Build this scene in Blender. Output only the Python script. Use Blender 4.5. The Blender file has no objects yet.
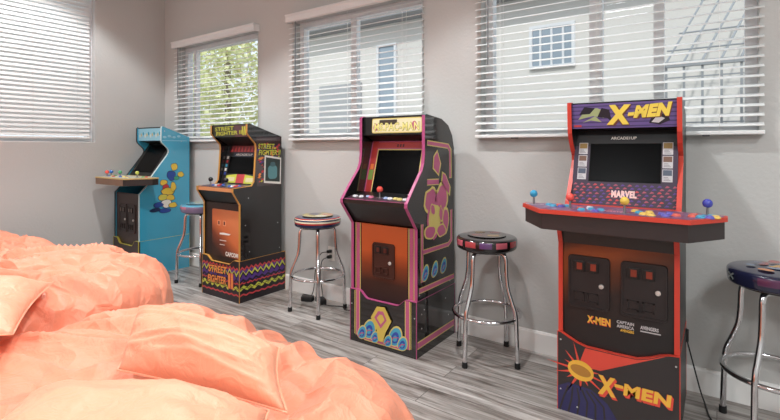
import bpy, bmesh, math, random
from math import pi, sin, cos, radians as R
from mathutils import Vector, Matrix, noise

C = bpy.context.scene.collection
random.seed(7)

# ------------------------------------------------------------------ materials
def s2l(v):
    v /= 255.0
    return v / 12.92 if v <= 0.04045 else ((v + 0.055) / 1.055) ** 2.4
def col(c): return (s2l(c[0]), s2l(c[1]), s2l(c[2]), 1)
MATS = {}
def mat(name, c, rough=0.5, metal=0.0, ior=1.5, coat=0.0, emit=None, estr=1.0):
    if name in MATS: return MATS[name]
    m = bpy.data.materials.new(name); m.use_nodes = True
    b = m.node_tree.nodes['Principled BSDF']
    b.inputs['Base Color'].default_value = col(c)
    b.inputs['Roughness'].default_value = rough
    b.inputs['Metallic'].default_value = metal
    b.inputs['IOR'].default_value = ior
    b.inputs['Coat Weight'].default_value = coat
    b.inputs['Coat Roughness'].default_value = 0.06
    if emit:
        b.inputs['Emission Color'].default_value = col(emit)
        b.inputs['Emission Strength'].default_value = estr
    MATS[name] = m
    return m
def nt(m):
    t = m.node_tree
    return t, t.nodes, t.links, t.nodes['Principled BSDF']
def ramp(n, stops):
    r = n.new('ShaderNodeValToRGB'); e = r.color_ramp.elements
    while len(e) < len(stops): e.new(0.5)
    for i, (p, c) in enumerate(stops):
        e[i].position = p; e[i].color = col(c)
    return r
def coords(n, l, scale, loc=(0,0,0)):
    tc = n.new('ShaderNodeTexCoord'); mp = n.new('ShaderNodeMapping')
    mp.inputs['Scale'].default_value = scale; mp.inputs['Location'].default_value = loc
    l.new(tc.outputs['Object'], mp.inputs['Vector'])
    return mp
def bump_noise(m, scale, strength, dist=0.002, detail=3):
    t, n, l, b = nt(m)
    mp = coords(n, l, (1,1,1)); nz = n.new('ShaderNodeTexNoise')
    nz.inputs['Scale'].default_value = scale; nz.inputs['Detail'].default_value = detail
    bp = n.new('ShaderNodeBump'); bp.inputs['Strength'].default_value = strength; bp.inputs['Distance'].default_value = dist
    l.new(mp.outputs[0], nz.inputs['Vector']); l.new(nz.outputs['Fac'], bp.inputs['Height']); l.new(bp.outputs[0], b.inputs['Normal'])
    return m

WALL = bump_noise(mat('wall_paint', (194,193,190), 0.75), 55, 0.35, 0.004)
CEIL = bump_noise(mat('ceiling_paint', (235,233,230), 0.85), 60, 0.3, 0.004)
TRIM = mat('white_trim', (238,236,233), 0.45)
BLIND = mat('white_blind', (228,229,228), 0.45)
VINYL = mat('window_vinyl', (232,233,235), 0.4)
CORD = mat('blind_cord', (225,225,222), 0.8)
WAND = mat('clear_grey_wand', (120,122,124), 0.3)
BLACKP = mat('black_plastic', (22,22,23), 0.45)
RUBBER = mat('black_rubber', (18,18,18), 0.7)
CHROME = mat('chrome', (225,225,228), 0.09, 1.0)
SCREEN = mat('black_screen', (4,4,5), 0.25, ior=1.16)
BLACK = mat('cab_black', (22,20,20), 0.35)
INNER = mat('cab_inner_black', (14,13,13), 0.5)

def make_floor():
    m = mat('grey_wood_planks', (150,146,142), 0.38)
    t, n, l, b = nt(m)
    mp = coords(n, l, (1,1,1))
    br = n.new('ShaderNodeTexBrick')
    br.inputs['Scale'].default_value = 1.0; br.inputs['Brick Width'].default_value = 1.22
    br.inputs['Row Height'].default_value = 0.15; br.inputs['Mortar Size'].default_value = 0.0016
    br.inputs['Color1'].default_value = (0,0,0,1); br.inputs['Color2'].default_value = (1,1,1,1)
    br.inputs['Mortar'].default_value = (0.5,0.5,0.5,1); br.offset = 0.37
    l.new(mp.outputs[0], br.inputs['Vector'])
    # per plank offset of the grain
    vm = n.new('ShaderNodeVectorMath'); vm.operation = 'MULTIPLY_ADD'
    vm.inputs[1].default_value = (7,3,5)
    l.new(br.outputs['Color'], vm.inputs[0]); l.new(mp.outputs[0], vm.inputs[2])
    st = n.new('ShaderNodeMapping'); st.inputs['Scale'].default_value = (1.3,17,1)
    l.new(vm.outputs[0], st.inputs['Vector'])
    nz = n.new('ShaderNodeTexNoise'); nz.inputs['Scale'].default_value = 1.6; nz.inputs['Detail'].default_value = 7
    nz.inputs['Roughness'].default_value = 0.68; nz.inputs['Distortion'].default_value = 0.5
    l.new(st.outputs[0], nz.inputs['Vector'])
    rp = ramp(n, [(0.28,(72,64,60)),(0.40,(122,114,109)),(0.50,(158,152,147)),(0.62,(188,184,180)),(0.8,(206,202,198))])
    l.new(nz.outputs['Fac'], rp.inputs[0])
    hs = n.new('ShaderNodeMixRGB'); hs.blend_type = 'MULTIPLY'; hs.inputs[0].default_value = 1
    pr = ramp(n, [(0,(222,220,218)),(0.5,(245,243,241)),(1,(255,255,255))])
    l.new(br.outputs['Color'], pr.inputs[0]); l.new(rp.outputs[0], hs.inputs[1]); l.new(pr.outputs[0], hs.inputs[2])
    mo = n.new('ShaderNodeMixRGB'); l.new(br.outputs['Fac'], mo.inputs[0]); l.new(hs.outputs[0], mo.inputs[1])
    mo.inputs[2].default_value = col((84,78,74)); l.new(mo.outputs[0], b.inputs['Base Color'])
    bp = n.new('ShaderNodeBump'); bp.inputs['Strength'].default_value = 0.15; bp.inputs['Distance'].default_value = 0.002
    l.new(nz.outputs['Fac'], bp.inputs['Height']); l.new(bp.outputs[0], b.inputs['Normal'])
    return m
FLOOR = make_floor()

def make_cloth(name, c, crumple=0.8):
    m = mat(name, c, 0.5)
    t, n, l, b = nt(m)
    b.inputs['Sheen Weight'].default_value = 0.25; b.inputs['Sheen Roughness'].default_value = 0.4
    b.inputs['Sheen Tint'].default_value = col((255,214,190))
    mp = coords(n, l, (1,1,1))
    n1 = n.new('ShaderNodeTexNoise'); n1.inputs['Scale'].default_value = 15; n1.inputs['Detail'].default_value = 5; n1.inputs['Distortion'].default_value = 1.4
    bp = n.new('ShaderNodeBump'); bp.inputs['Strength'].default_value = 0.5; bp.inputs['Distance'].default_value = 0.02
    l.new(mp.outputs[0], n1.inputs['Vector']); l.new(n1.outputs['Fac'], bp.inputs['Height'])
    # crumple: long facets with crisp creases
    rot = n.new('ShaderNodeMapping'); rot.inputs['Rotation'].default_value = (0,0,R(-58)); rot.inputs['Scale'].default_value = (2.0,5.0,3.0)
    n2 = n.new('ShaderNodeTexNoise'); n2.inputs['Scale'].default_value = 2.2; n2.inputs['Detail'].default_value = 2
    ad = n.new('ShaderNodeVectorMath'); ad.operation = 'MULTIPLY_ADD'; ad.inputs[1].default_value = (0.35,0.35,0.35)
    vo = n.new('ShaderNodeTexVoronoi'); vo.feature = 'F1'; vo.inputs['Scale'].default_value = 1.7
    l.new(mp.outputs[0], n2.inputs['Vector']); l.new(n2.outputs['Color'], ad.inputs[0]); l.new(mp.outputs[0], ad.inputs[2]); l.new(ad.outputs[0], rot.inputs['Vector']); l.new(rot.outputs[0], vo.inputs['Vector'])
    b2 = n.new('ShaderNodeBump'); b2.inputs['Strength'].default_value = crumple; b2.inputs['Distance'].default_value = 0.06
    l.new(vo.outputs['Distance'], b2.inputs['Height']); l.new(bp.outputs[0], b2.inputs['Normal']); l.new(b2.outputs[0], b.inputs['Normal'])
    return m
DUVET = make_cloth('coral_cotton', (248,157,125))
PILLOW = make_cloth('peach_pillow_cotton', (251,176,142), 0.12)

def make_glass():
    m = bpy.data.materials.new('window_glass'); m.use_nodes = True
    n, l = m.node_tree.nodes, m.node_tree.links
    n.clear()
    o = n.new('ShaderNodeOutputMaterial'); mx = n.new('ShaderNodeMixShader'); tr = n.new('ShaderNodeBsdfTransparent')
    gl = n.new('ShaderNodeBsdfGlossy'); gl.inputs['Roughness'].default_value = 0.02
    tr.inputs['Color'].default_value = (0.94,0.96,0.97,1)
    fr = n.new('ShaderNodeFresnel'); fr.inputs['IOR'].default_value = 1.45
    ge = n.new('ShaderNodeNewGeometry'); sb = n.new('ShaderNodeMath'); sb.operation = 'SUBTRACT'; sb.inputs[0].default_value = 1.0; mu = n.new('ShaderNodeMath'); mu.operation = 'MULTIPLY'
    l.new(ge.outputs['Backfacing'], sb.inputs[1]); l.new(sb.outputs[0], mu.inputs[0]); l.new(fr.outputs[0], mu.inputs[1])
    l.new(mu.outputs[0], mx.inputs[0]); l.new(tr.outputs[0], mx.inputs[1]); l.new(gl.outputs[0], mx.inputs[2]); l.new(mx.outputs[0], o.inputs[0])
    return m
GLASS = make_glass()

def gradient_mat(name, stops, axis, lo, hi, rough=0.35, axis2=None):
    """printed colour fade on a panel, along a local axis"""
    m = mat(name, (0,0,0), rough)
    t, n, l, b = nt(m)
    tc = n.new('ShaderNodeTexCoord'); sp = n.new('ShaderNodeSeparateXYZ'); mr = n.new('ShaderNodeMapRange')
    l.new(tc.outputs['Object'], sp.inputs[0])
    mr.inputs[1].default_value = lo; mr.inputs[2].default_value = hi
    src = sp.outputs[axis]
    if axis2:
        a = n.new('ShaderNodeMath'); a.operation = 'MULTIPLY_ADD'; a.inputs[1].default_value = axis2[1]
        l.new(sp.outputs[axis2[0]], a.inputs[0]); l.new(src, a.inputs[2]); src = a.outputs[0]
    l.new(src, mr.inputs[0])
    r = ramp(n, stops); l.new(mr.outputs[0], r.inputs[0]); l.new(r.outputs[0], b.inputs['Base Color'])
    return m

# ------------------------------------------------------------------ mesh helpers
def obj(name, bm, m, parent=None, smooth=False, kind=None, label=None):
    me = bpy.data.meshes.new(name)
    bmesh.ops.recalc_face_normals(bm, faces=bm.faces)
    bm.to_mesh(me); bm.free()
    for k in (m if isinstance(m, (list, tuple)) else [m]): me.materials.append(k)
    if smooth:
        for p in me.polygons: p.use_smooth = True
        try: me.set_sharp_from_angle(angle=R(42))
        except Exception: pass
    o = bpy.data.objects.new(name, me); C.objects.link(o)
    if parent: o.parent = parent
    if kind: o['kind'] = kind
    if label: o['label'] = label
    return o
def thing(name, label, cat, loc=(0,0,0), rz=0, group=None):
    o = bpy.data.objects.new(name, None); C.objects.link(o)
    o.location = loc; o.rotation_euler = (0,0,rz); o['label'] = label; o['category'] = cat
    o.empty_display_size = 0.1
    if group: o['group'] = group
    return o
def tag(o, label, cat, group=None):
    o['label'] = label; o['category'] = cat
    if group: o['group'] = group
    return o
def box(bm, x0, x1, y0, y1, z0, z1, mi=0):
    v = [bm.verts.new(p) for p in ((x0,y0,z0),(x1,y0,z0),(x1,y1,z0),(x0,y1,z0),(x0,y0,z1),(x1,y0,z1),(x1,y1,z1),(x0,y1,z1))]
    for f in ((0,3,2,1),(4,5,6,7),(0,1,5,4),(1,2,6,5),(2,3,7,6),(3,0,4,7)):
        bm.faces.new([v[i] for i in f]).material_index = mi
def BX(*a):
    bm = bmesh.new(); box(bm, *a); return bm
def bevel(bm, w, seg=2):
    bmesh.ops.bevel(bm, geom=bm.edges[:], offset=w, segments=seg, affect='EDGES', profile=0.5)
    return bm
def prism_x(bm, pts, x0, x1, mi=0):
    """polygon pts (y,z) extruded from x0 to x1"""
    a = [bm.verts.new((x0, y, z)) for y, z in pts]; b = [bm.verts.new((x1, y, z)) for y, z in pts]
    bm.faces.new(a).material_index = mi; bm.faces.new(list(reversed(b))).material_index = mi
    for i in range(len(pts)):
        j = (i + 1) % len(pts); bm.faces.new((a[i], b[i], b[j], a[j])).material_index = mi
def prism_z(bm, pts, z0, z1, mi=0):
    a = [bm.verts.new((x, y, z0)) for x, y in pts]; b = [bm.verts.new((x, y, z1)) for x, y in pts]
    bm.faces.new(a).material_index = mi; bm.faces.new(list(reversed(b))).material_index = mi
    for i in range(len(pts)):
        j = (i + 1) % len(pts); bm.faces.new((a[i], b[i], b[j], a[j])).material_index = mi
def prism_y(bm, pts, y0, y1, mi=0):
    a = [bm.verts.new((x, y0, z)) for x, z in pts]; b = [bm.verts.new((x, y1, z)) for x, z in pts]
    bm.faces.new(a).material_index = mi; bm.faces.new(list(reversed(b))).material_index = mi
    for i in range(len(pts)):
        j = (i + 1) % len(pts); bm.faces.new((a[i], b[i], b[j], a[j])).material_index = mi
def lathe(bm, prof, n=32, c=(0,0,0), mi=None, axis='z'):
    """prof: (r, z[, material]) from bottom to top"""
    rings = []
    for p in prof:
        r, z = p[0], p[1]
        if r < 1e-6: rings.append([bm.verts.new(ax((0,0,z), axis, c))])
        else: rings.append([bm.verts.new(ax((r*cos(2*pi*k/n), r*sin(2*pi*k/n), z), axis, c)) for k in range(n)])
    for i in range(len(rings) - 1):
        A, B = rings[i], rings[i+1]
        m = prof[i][2] if len(prof[i]) > 2 else 0
        for k in range(n):
            k2 = (k + 1) % n
            if len(A) == 1 and len(B) == 1: continue
            if len(A) == 1: f = bm.faces.new((A[0], B[k], B[k2]))
            elif len(B) == 1: f = bm.faces.new((A[k], A[k2], B[0]))
            else: f = bm.faces.new((A[k], A[k2], B[k2], B[k]))
            f.material_index = m(k, n) if callable(m) else m
def ax(p, axis, c):
    x, y, z = p
    if axis == 'y': x, y, z = x, -z, y
    if axis == 'x': x, y, z = z, x, y
    return (x + c[0], y + c[1], z + c[2])
def smooth_path(pts, k=6):
    P = [Vector(p) for p in pts]; out = []
    for i in range(len(P) - 1):
        a = P[i-1] if i else P[i]*2 - P[i+1]; b = P[i]; c = P[i+1]; d = P[i+2] if i + 2 < len(P) else P[i+1]*2 - P[i]
        for s in range(k):
            t = s / k
            out.append(0.5*((2*b) + (c-a)*t + (2*a-5*b+4*c-d)*t*t + (3*b-a-3*c+d)*t**3))
    out.append(P[-1]); return out
def tube(bm, pts, r, n=10, closed=False, mi=0):
    P = [Vector(p) for p in pts]; rings = []
    T0 = (P[1] - P[0]).normalized()
    up = Vector((0,0,1)) if abs(T0.z) < 0.9 else Vector((1,0,0))
    N = (up - T0*up.dot(T0)).normalized()
    for i, p in enumerate(P):
        if closed: T = (P[(i+1) % len(P)] - P[i-1]).normalized()
        else: T = (P[min(i+1, len(P)-1)] - P[max(i-1, 0)]).normalized()
        N = (N - T*N.dot(T)).normalized(); B = T.cross(N)
        rings.append([bm.verts.new(p + r*(cos(2*pi*k/n)*N + sin(2*pi*k/n)*B)) for k in range(n)])
    m = len(rings)
    for i in range(m if closed else m - 1):
        A, B = rings[i], rings[(i+1) % m]
        for k in range(n): bm.faces.new((A[k], A[(k+1) % n], B[(k+1) % n], B[k])).material_index = mi
    if not closed:
        bm.faces.new(rings[0]).material_index = mi; bm.faces.new(list(reversed(rings[-1]))).material_index = mi
def rrect(x0, x1, y0, y1, r, n=5):
    out = []
    for cx, cy, a in ((x1-r,y0+r,-pi/2),(x1-r,y1-r,0),(x0+r,y1-r,pi/2),(x0+r,y0+r,pi)):
        for k in range(n+1): out.append((cx + r*cos(a + k*pi/2/n), cy + r*sin(a + k*pi/2/n)))
    return out

# ------------------------------------------------------------------ flat print (lettering and artwork on panels)
_T = {}
def glyphs(s, bold=0.0):
    bold = round(bold, 4); key = (s, bold)
    if key not in _T:
        cu = bpy.data.curves.new('t', 'FONT'); cu.body = s; cu.offset = bold; cu.space_character = 1 + bold*1.3; cu.resolution_u = 3; cu.fill_mode = 'FRONT'
        o = bpy.data.objects.new('t', cu); C.objects.link(o)
        bpy.context.view_layer.update()
        me = o.evaluated_get(bpy.context.evaluated_depsgraph_get()).to_mesh()
        V = [(v.co.x, v.co.y) for v in me.vertices]; F = [tuple(p.vertices) for p in me.polygons]
        o.to_mesh_clear(); bpy.data.objects.remove(o); bpy.data.curves.remove(cu)
        x0, x1 = min(v[0] for v in V), max(v[0] for v in V); y0, y1 = min(v[1] for v in V), max(v[1] for v in V)
        _T[key] = ([((x-x0)/(x1-x0), (y-y0)/(y1-y0)) for x, y in V], F)
    return _T[key]
class Art:
    """flat print on a panel: o = corner, U and V unit axes; polygons keep their own layer a fraction of a mm apart"""
    def __init__(s, o, U, V, lift=0.0008):
        s.o, s.U, s.V = Vector(o), Vector(U).normalized(), Vector(V).normalized(); s.N = s.U.cross(s.V); s.lift = lift
        s.bm = bmesh.new(); s.mats = []
    def mi(s, m):
        if m not in s.mats: s.mats.append(m)
        return s.mats.index(m)
    def pt(s, u, v, L): return s.bm.verts.new(s.o + s.U*u + s.V*v + s.N*(s.lift + 0.0004*L))
    def poly(s, pts, m, L=0):
        f = s.bm.faces.new([s.pt(u, v, L) for u, v in pts]); f.material_index = s.mi(m); return s
    def rect(s, u0, u1, v0, v1, m, L=0): return s.poly([(u0,v0),(u1,v0),(u1,v1),(u0,v1)], m, L)
    def rr(s, u0, u1, v0, v1, r, m, L=0): return s.poly(rrect(u0,u1,v0,v1,r), m, L)
    def ell(s, u, v, a, b, m, L=0, n=20, rot=0):
        return s.poly([(u + a*cos(t)*cos(rot) - b*sin(t)*sin(rot), v + a*cos(t)*sin(rot) + b*sin(t)*cos(rot)) for t in [2*pi*k/n for k in range(n)]], m, L)
    def line(s, pts, w, m, L=0, closed=False):
        n = len(pts); ls, rs = [], []
        for i in range(n):
            a = pts[i-1] if (i or closed) else pts[i]; b = pts[(i+1) % n] if (i < n-1 or closed) else pts[i]
            p = Vector(pts[i]); d1 = (p - Vector(a)); d2 = (Vector(b) - p)
            if d1.length < 1e-9: d1 = d2
            if d2.length < 1e-9: d2 = d1
            d1.normalize(); d2.normalize(); t = (d1 + d2)
            if t.length < 1e-6: t = d1
            t.normalize(); nn = Vector((-t.y, t.x)); k = w/2/max(0.35, nn.dot(Vector((-d1.y, d1.x))))
            ls.append(s.pt(p.x + nn.x*k, p.y + nn.y*k, L)); rs.append(s.pt(p.x - nn.x*k, p.y - nn.y*k, L))
        mi = s.mi(m)
        for i in range(n if closed else n-1):
            j = (i+1) % n; s.bm.faces.new((rs[i], rs[j], ls[j], ls[i])).material_index = mi
        return s
    def text(s, t, u0, u1, v0, v1, m, L=0, bold=0.02, shear=0.0, slope=0.0, grow=0.0):
        """fit the word in a box; slope lifts its end, grow makes the end taller"""
        V, F = glyphs(t, bold); mi = s.mi(m); vs = []
        for x, y in V:
            h = (v1-v0)*(1 + grow*x)
            vs.append(s.pt(u0 + (u1-u0)*x + shear*(v1-v0)*y, v0 + slope*(u1-u0)*x + h*y, L))
        for f in F:
            try: s.bm.faces.new([vs[i] for i in f]).material_index = mi
            except ValueError: pass
        return s
    def build(s, name, parent, label=None):
        me = bpy.data.meshes.new(name); s.bm.to_mesh(me); s.bm.free()
        for m in s.mats: me.materials.append(m)
        o = bpy.data.objects.new(name, me); C.objects.link(o); o.parent = parent
        if label: o['label'] = label
        return o

# ------------------------------------------------------------------ room
XA, YB, YF, XR, ZC = -5.15, 2.86, -3.2, 3.2, 3.4
obj('floor', BX(XA-0.2, XR+0.2, YF-0.2, YB+0.2, -0.12, 0), FLOOR, kind='structure')
obj('ceiling', BX(XA-0.2, XR+0.2, YF-0.2, YB+0.2, ZC, ZC+0.15), CEIL, kind='structure')
obj('wall_right', BX(XR, XR+0.15, YF-0.15, YB+0.15, 0, ZC), WALL, kind='structure')
obj('wall_front', BX(XA-0.15, XR, YF-0.15, YF, 0, ZC), WALL, kind='structure')
WB = [(-4.86,-3.53,1.325,2.36), (-3.045,-1.725,1.325,2.36), (-1.275,0.165,1.325,2.36)]
bm = bmesh.new()
xs = XA - 0.15
for x0, x1, z0, z1 in WB:
    box(bm, xs, x0, YB, YB+0.15, 0, ZC); box(bm, x0, x1, YB, YB+0.15, 0, z0); box(bm, x0, x1, YB, YB+0.15, z1, ZC); xs = x1
box(bm, xs, XR+0.15, YB, YB+0.15, 0, ZC)
bmesh.ops.remove_doubles(bm, verts=bm.verts[:], dist=1e-5)
obj('wall_back', bm, WALL, kind='structure')
LW = (0.30, 2.135, 1.305, 2.93)
bm = bmesh.new()
box(bm, XA-0.15, XA, YF, LW[0], 0, ZC); box(bm, XA-0.15, XA, LW[1], YB, 0, ZC)
box(bm, XA-0.15, XA, LW[0], LW[1], 0, LW[2]); box(bm, XA-0.15, XA, LW[0], LW[1], LW[3], ZC)
bmesh.ops.remove_doubles(bm, verts=bm.verts[:], dist=1e-5)
obj('wall_left', bm, WALL, kind='structure')
def baseboard(name, pts):
    bm = bmesh.new()
    prof = [(0.0,0.0),(0.014,0.0),(0.014,0.115),(0.009,0.126),(0.0,0.128)]
    (xa, ya), (xb, yb), nrm = pts
    a = [bm.verts.new((xa + nrm[0]*d, ya + nrm[1]*d, z)) for d, z in prof]; b = [bm.verts.new((xb + nrm[0]*d, yb + nrm[1]*d, z)) for d, z in prof]
    bm.faces.new(a); bm.faces.new(list(reversed(b)))
    for i in range(5):
        j = (i+1) % 5; bm.faces.new((a[i], b[i], b[j], a[j]))
    obj(name, bm, TRIM, kind='structure')
baseboard('baseboard_back', ((XA, YB), (XR, YB), (0,-1)))
baseboard('baseboard_left', ((XA, YF), (XA, YB-0.014), (1,0)))

def window_back(n, x0, x1, z0, z1, bars):
    y0, y1 = YB+0.075, YB+0.14
    bm = bmesh.new(); w = 0.05
    box(bm, x0, x0+w, y0, y1, z0, z1); box(bm, x1-w, x1, y0, y1, z0, z1); box(bm, x0+w, x1-w, y0, y1, z0, z0+w); box(bm, x0+w, x1-w, y0, y1, z1-w, z1)
    f = obj('window_%d' % n, bm, VINYL, kind='structure')
    for bx_, bw in bars:
        obj('mullion', BX(bx_-bw/2, bx_+bw/2, y0+0.005, y1-0.01, z0+w, z1-w), VINYL, f)
    obj('pane', BX(x0+w, x1-w, y0+0.032, y0+0.036, z0+w, z1-w), GLASS, f)
    obj('sill', BX(x0, x1, YB+0.002, y0, z0, z0+0.006), TRIM, f)
    return f
window_back(1, *WB[0], [(-4.68,0.045)])
window_back(2, *WB[1], [(-2.43,0.06)])
window_back(3, *WB[2], [(-0.585,0.07), (-0.262,0.05)])
bm = bmesh.new(); w = 0.05; xa, xb = XA-0.14, XA-0.075
y0, y1, z0, z1 = LW
box(bm, xa, xb, y0, y0+w, z0, z1); box(bm, xa, xb, y1-w, y1, z0, z1); box(bm, xa, xb, y0+w, y1-w, z0, z0+w); box(bm, xa, xb, y0+w, y1-w, z1-w, z1)
f = obj('window_4', bm, VINYL, kind='structure')
obj('mullion', BX(xa+0.01, xb-0.005, 1.19, 1.25, z0+w, z1-w), VINYL, f)
obj('pane', BX(xa+0.03, xa+0.034, y0+w, y1-w, z0+w, z1-w), GLASS, f)
obj('sill', BX(xb, XA-0.002, y0, y1, z0, z0+0.006), TRIM, f)

def slat_mesh(L, zs, tilt, depth=0.05, th=0.0028):
    """slats along local x, centred on y = 0; positive tilt drops the room edge"""
    bm = bmesh.new(); K = 4
    for z in zs:
        top, bot = [], []
        for k in range(K+1):
            s = -depth/2 + depth*k/K; crown = 0.0022*(1 - (2*s/depth)**2)
            for lst, off in ((top, th/2), (bot, -th/2)):
                lst.append((s*cos(tilt) - (crown+off)*sin(tilt), s*sin(tilt) + (crown+off)*cos(tilt)))
        ring = bot + top[::-1]
        a = [bm.verts.new((0, y, z+zz)) for y, zz in ring]; b = [bm.verts.new((L, y, z+zz)) for y, zz in ring]
        bm.faces.new(a); bm.faces.new(b[::-1])
        for i in range(len(ring)):
            j = (i+1) % len(ring); bm.faces.new((a[i], b[i], b[j], a[j]))
    return bm
def blind(label, loc, rz, L, H, tilt, valance=True, wand=True, clips=(), pitch=0.0465, cords=(0.12,0.5,0.88)):
    """local: x along the blind, y out of the wall (room side is -y), z from the bottom rail up"""
    t = thing('venetian_blind', label, 'window blind', loc, rz, 'white window blinds')
    zt = H - (0.075 if valance else 0.05)
    n = int((zt - 0.035) / pitch)
    zs = [0.05 + pitch*i for i in range(n)]
    obj('slats', slat_mesh(L-0.012, zs, tilt), BLIND, t).location = (0.006, 0, 0)
    obj('bottom_rail', bevel(BX(0.004, L-0.004, -0.026, 0.026, 0.0, 0.02), 0.004), BLIND, t)
    obj('headrail', BX(0.003, L-0.003, -0.025, 0.025, H-0.05, H-0.004), BLIND, t)
    if valance:
        bm = bmesh.new()
        pr = [(-0.034,H-0.07),(-0.044,H-0.062),(-0.044,H-0.02),(-0.052,H-0.008),(-0.052,H),(-0.034,H)]
        prism_x(bm, pr, -0.012, L+0.012)
        box(bm, -0.012, -0.004, -0.034, 0.027, H-0.066, H); box(bm, L+0.004, L+0.012, -0.034, 0.027, H-0.066, H)
        obj('valance', bm, BLIND, t)
    for c in cords:
        bm = bmesh.new()
        for y in (-0.0275, 0.0275): box(bm, L*c-0.0012, L*c+0.0012, y-0.0008, y+0.0008, 0.01, zt)
        obj('ladder_cord', bm, CORD, t)
    if wand:
        bm = bmesh.new(); tube(bm, [(0.10,-0.033,H-0.07),(0.10,-0.036,H-0.62)], 0.0045, 8)
        obj('tilt_wand', bm, WAND, t)
    for c in clips:
        obj('hold_down_clip', BX(c, c+0.03, -0.028, 0.02, -0.006, 0.0), mat('dark_clip', (70,70,72), 0.5), t)
    return t
blind('white venetian blind with yellow green foliage behind, nearest the room corner', (-4.875, YB-0.03, 1.315), 0, 1.365, 1.09, R(22))
blind('white venetian blind behind the pink-trimmed arcade cabinet', (-3.06, YB-0.03, 1.315), 0, 1.36, 1.09, R(22))
blind('widest white venetian blind, behind the red-trimmed cabinet with wide control deck', (-1.30, YB-0.03, 1.315), 0, 1.49, 1.09, R(20), clips=(0.25,0.72,1.24))
blind('nearly shut white venetian blind on the left wall above the beds', (XA-0.036, LW[0]+0.005, LW[2]+0.035), R(90), LW[1]-LW[0]-0.04, LW[3]-LW[2]-0.04, R(63), valance=False, wand=False, pitch=0.0415, cords=(0.2,0.55,0.73,0.93))

# wall outlet behind the striped stool
t = thing('wall_outlet', 'white wall outlet with two black plugs behind the stool beside the gold-edged cabinet', 'outlet', (-2.60, YB, 0.38))
obj('cover_plate', bevel(BX(-0.036,0.036,-0.006,0,-0.058,0.058), 0.003), mat('outlet_ivory', (232,228,222), 0.4), t)
for z in (-0.022, 0.022):
    obj('socket', BX(-0.016,0.016,-0.0075,-0.005,z-0.014,z+0.014), mat('socket_white', (215,211,205), 0.4), t)

def power_cord(label, plug, pts, brick=None, r=0.0035, grp=None):
    t = thing('power_cord', label, 'cord', (0,0,0), 0, grp)
    bm = bmesh.new(); tube(bm, smooth_path(pts, 8), r, 8); obj('cable', bm, BLACKP, t, smooth=True)
    if plug:
        x, z = plug
        obj('plug', bevel(BX(x-0.013, x+0.013, YB-0.048, YB-0.008, z-0.012, z+0.012), 0.004), BLACKP, t)
    if brick:
        x, y, z, a, sx, sy, sz = brick
        bm = bevel(BX(-sx, sx, -sy, sy, 0, sz), 0.008); o = obj('power_adapter', bm, BLACKP, t); o.location = (x, y, z); o.rotation_euler = (0,0,a)
    return t
power_cord('black cord from the upper plug down to a flat black adapter on the floor', (-2.60,0.402), [(-2.60,YB-0.045,0.402),(-2.64,YB-0.09,0.385),(-2.70,YB-0.085,0.25),(-2.735,YB-0.07,0.08),(-2.74,YB-0.11,0.012),(-2.75,YB-0.14,0.011),(-2.84,YB-0.10,0.006),(-2.87,YB-0.05,0.006),(-2.80,YB-0.03,0.006)], (-2.74,YB-0.135,0.0,0.4,0.05,0.03,0.04))
power_cord('black cord from the lower plug to an adapter and on along the baseboard', (-2.60,0.358), [(-2.60,YB-0.045,0.358),(-2.63,YB-0.08,0.33),(-2.66,YB-0.07,0.2),(-2.63,YB-0.075,0.06),(-2.61,YB-0.10,0.014),(-2.58,YB-0.14,0.012),(-2.50,YB-0.13,0.006),(-2.40,YB-0.09,0.006),(-2.34,YB-0.13,0.006),(-2.24,YB-0.10,0.006)], (-2.60,YB-0.12,0.0,-0.5,0.045,0.03,0.045))
power_cord('thin black cord with inline switch hanging beside the red-trimmed cabinet', None, [(-0.25,2.82,0.52),(-0.17,2.80,0.43),(-0.137,2.78,0.37),(-0.125,2.78,0.29),(-0.10,2.78,0.18),(-0.065,2.77,0.04),(-0.045,2.72,0.006),(-0.03,2.62,0.006),(0.0,2.5,0.006),(-0.02,2.3,0.006)])
bm = bmesh.new(); lathe(bm, [(0.0,-0.035),(0.011,-0.03),(0.012,0.03),(0.0,0.035)], 12)
o = obj('inline_switch', bm, BLACKP, [q for q in C.objects if q.name.startswith('power_cord')][-1], smooth=True); o.location = (-0.127,2.78,0.305)

# ------------------------------------------------------------------ cabinets
PT = 0.018   # panel thickness
def side_panel(t, x0, prof, body, trim, trim_idx, label=None, shrink=0.0):
    bm = bmesh.new(); prism_x(bm, prof, x0, x0+PT)
    sp = obj('side_panel', bm, body, t, label=label)
    # edge moulding along the listed run of profile points
    bm = bmesh.new(); pts = [prof[i] for i in trim_idx]
    for i in range(len(pts)-1):
        a, b = Vector(pts[i]), Vector(pts[i+1]); d = (b-a).normalized(); nn = Vector((-d.y, d.x))*0.0028
        q = [a - d*0.0006, b + d*0.0006, b + d*0.0006 + nn, a - d*0.0006 + nn]
        prism_x(bm, [(p.x, p.y) for p in q], x0-0.0012, x0+PT+0.0012)
    obj('edge_moulding', bm, trim, sp)
    return sp
def plate_between(bm, w, p, q, th):
    """slab spanning the cabinet between profile points p and q (y,z)"""
    a, b = Vector(p), Vector(q); d = (b-a).normalized(); nn = Vector((-d.y, d.x))*th
    prism_x(bm, [tuple(a), tuple(b), tuple(b - nn), tuple(a - nn)], -w, w)
def ball_stick(t, x, y, z, m, shaft=0.03, r=0.0165, tilt=0):
    bm = bmesh.new()
    lathe(bm, [(0.0,-0.002,1),(0.019,-0.002,1),(0.019,0.002,1),(0.0055,0.003,1),(0.0045,shaft,1),(0.0045,shaft+0.002,0)] + [(r*sin(pi*k/10), shaft+r-r*cos(pi*k/10), 0) for k in range(2,11)], 16)
    o = obj('joystick', bm, [m, mat('stick_steel', (150,150,152), 0.3, 0.8)], t, smooth=True); o.location = (x, y, z); return o
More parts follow.
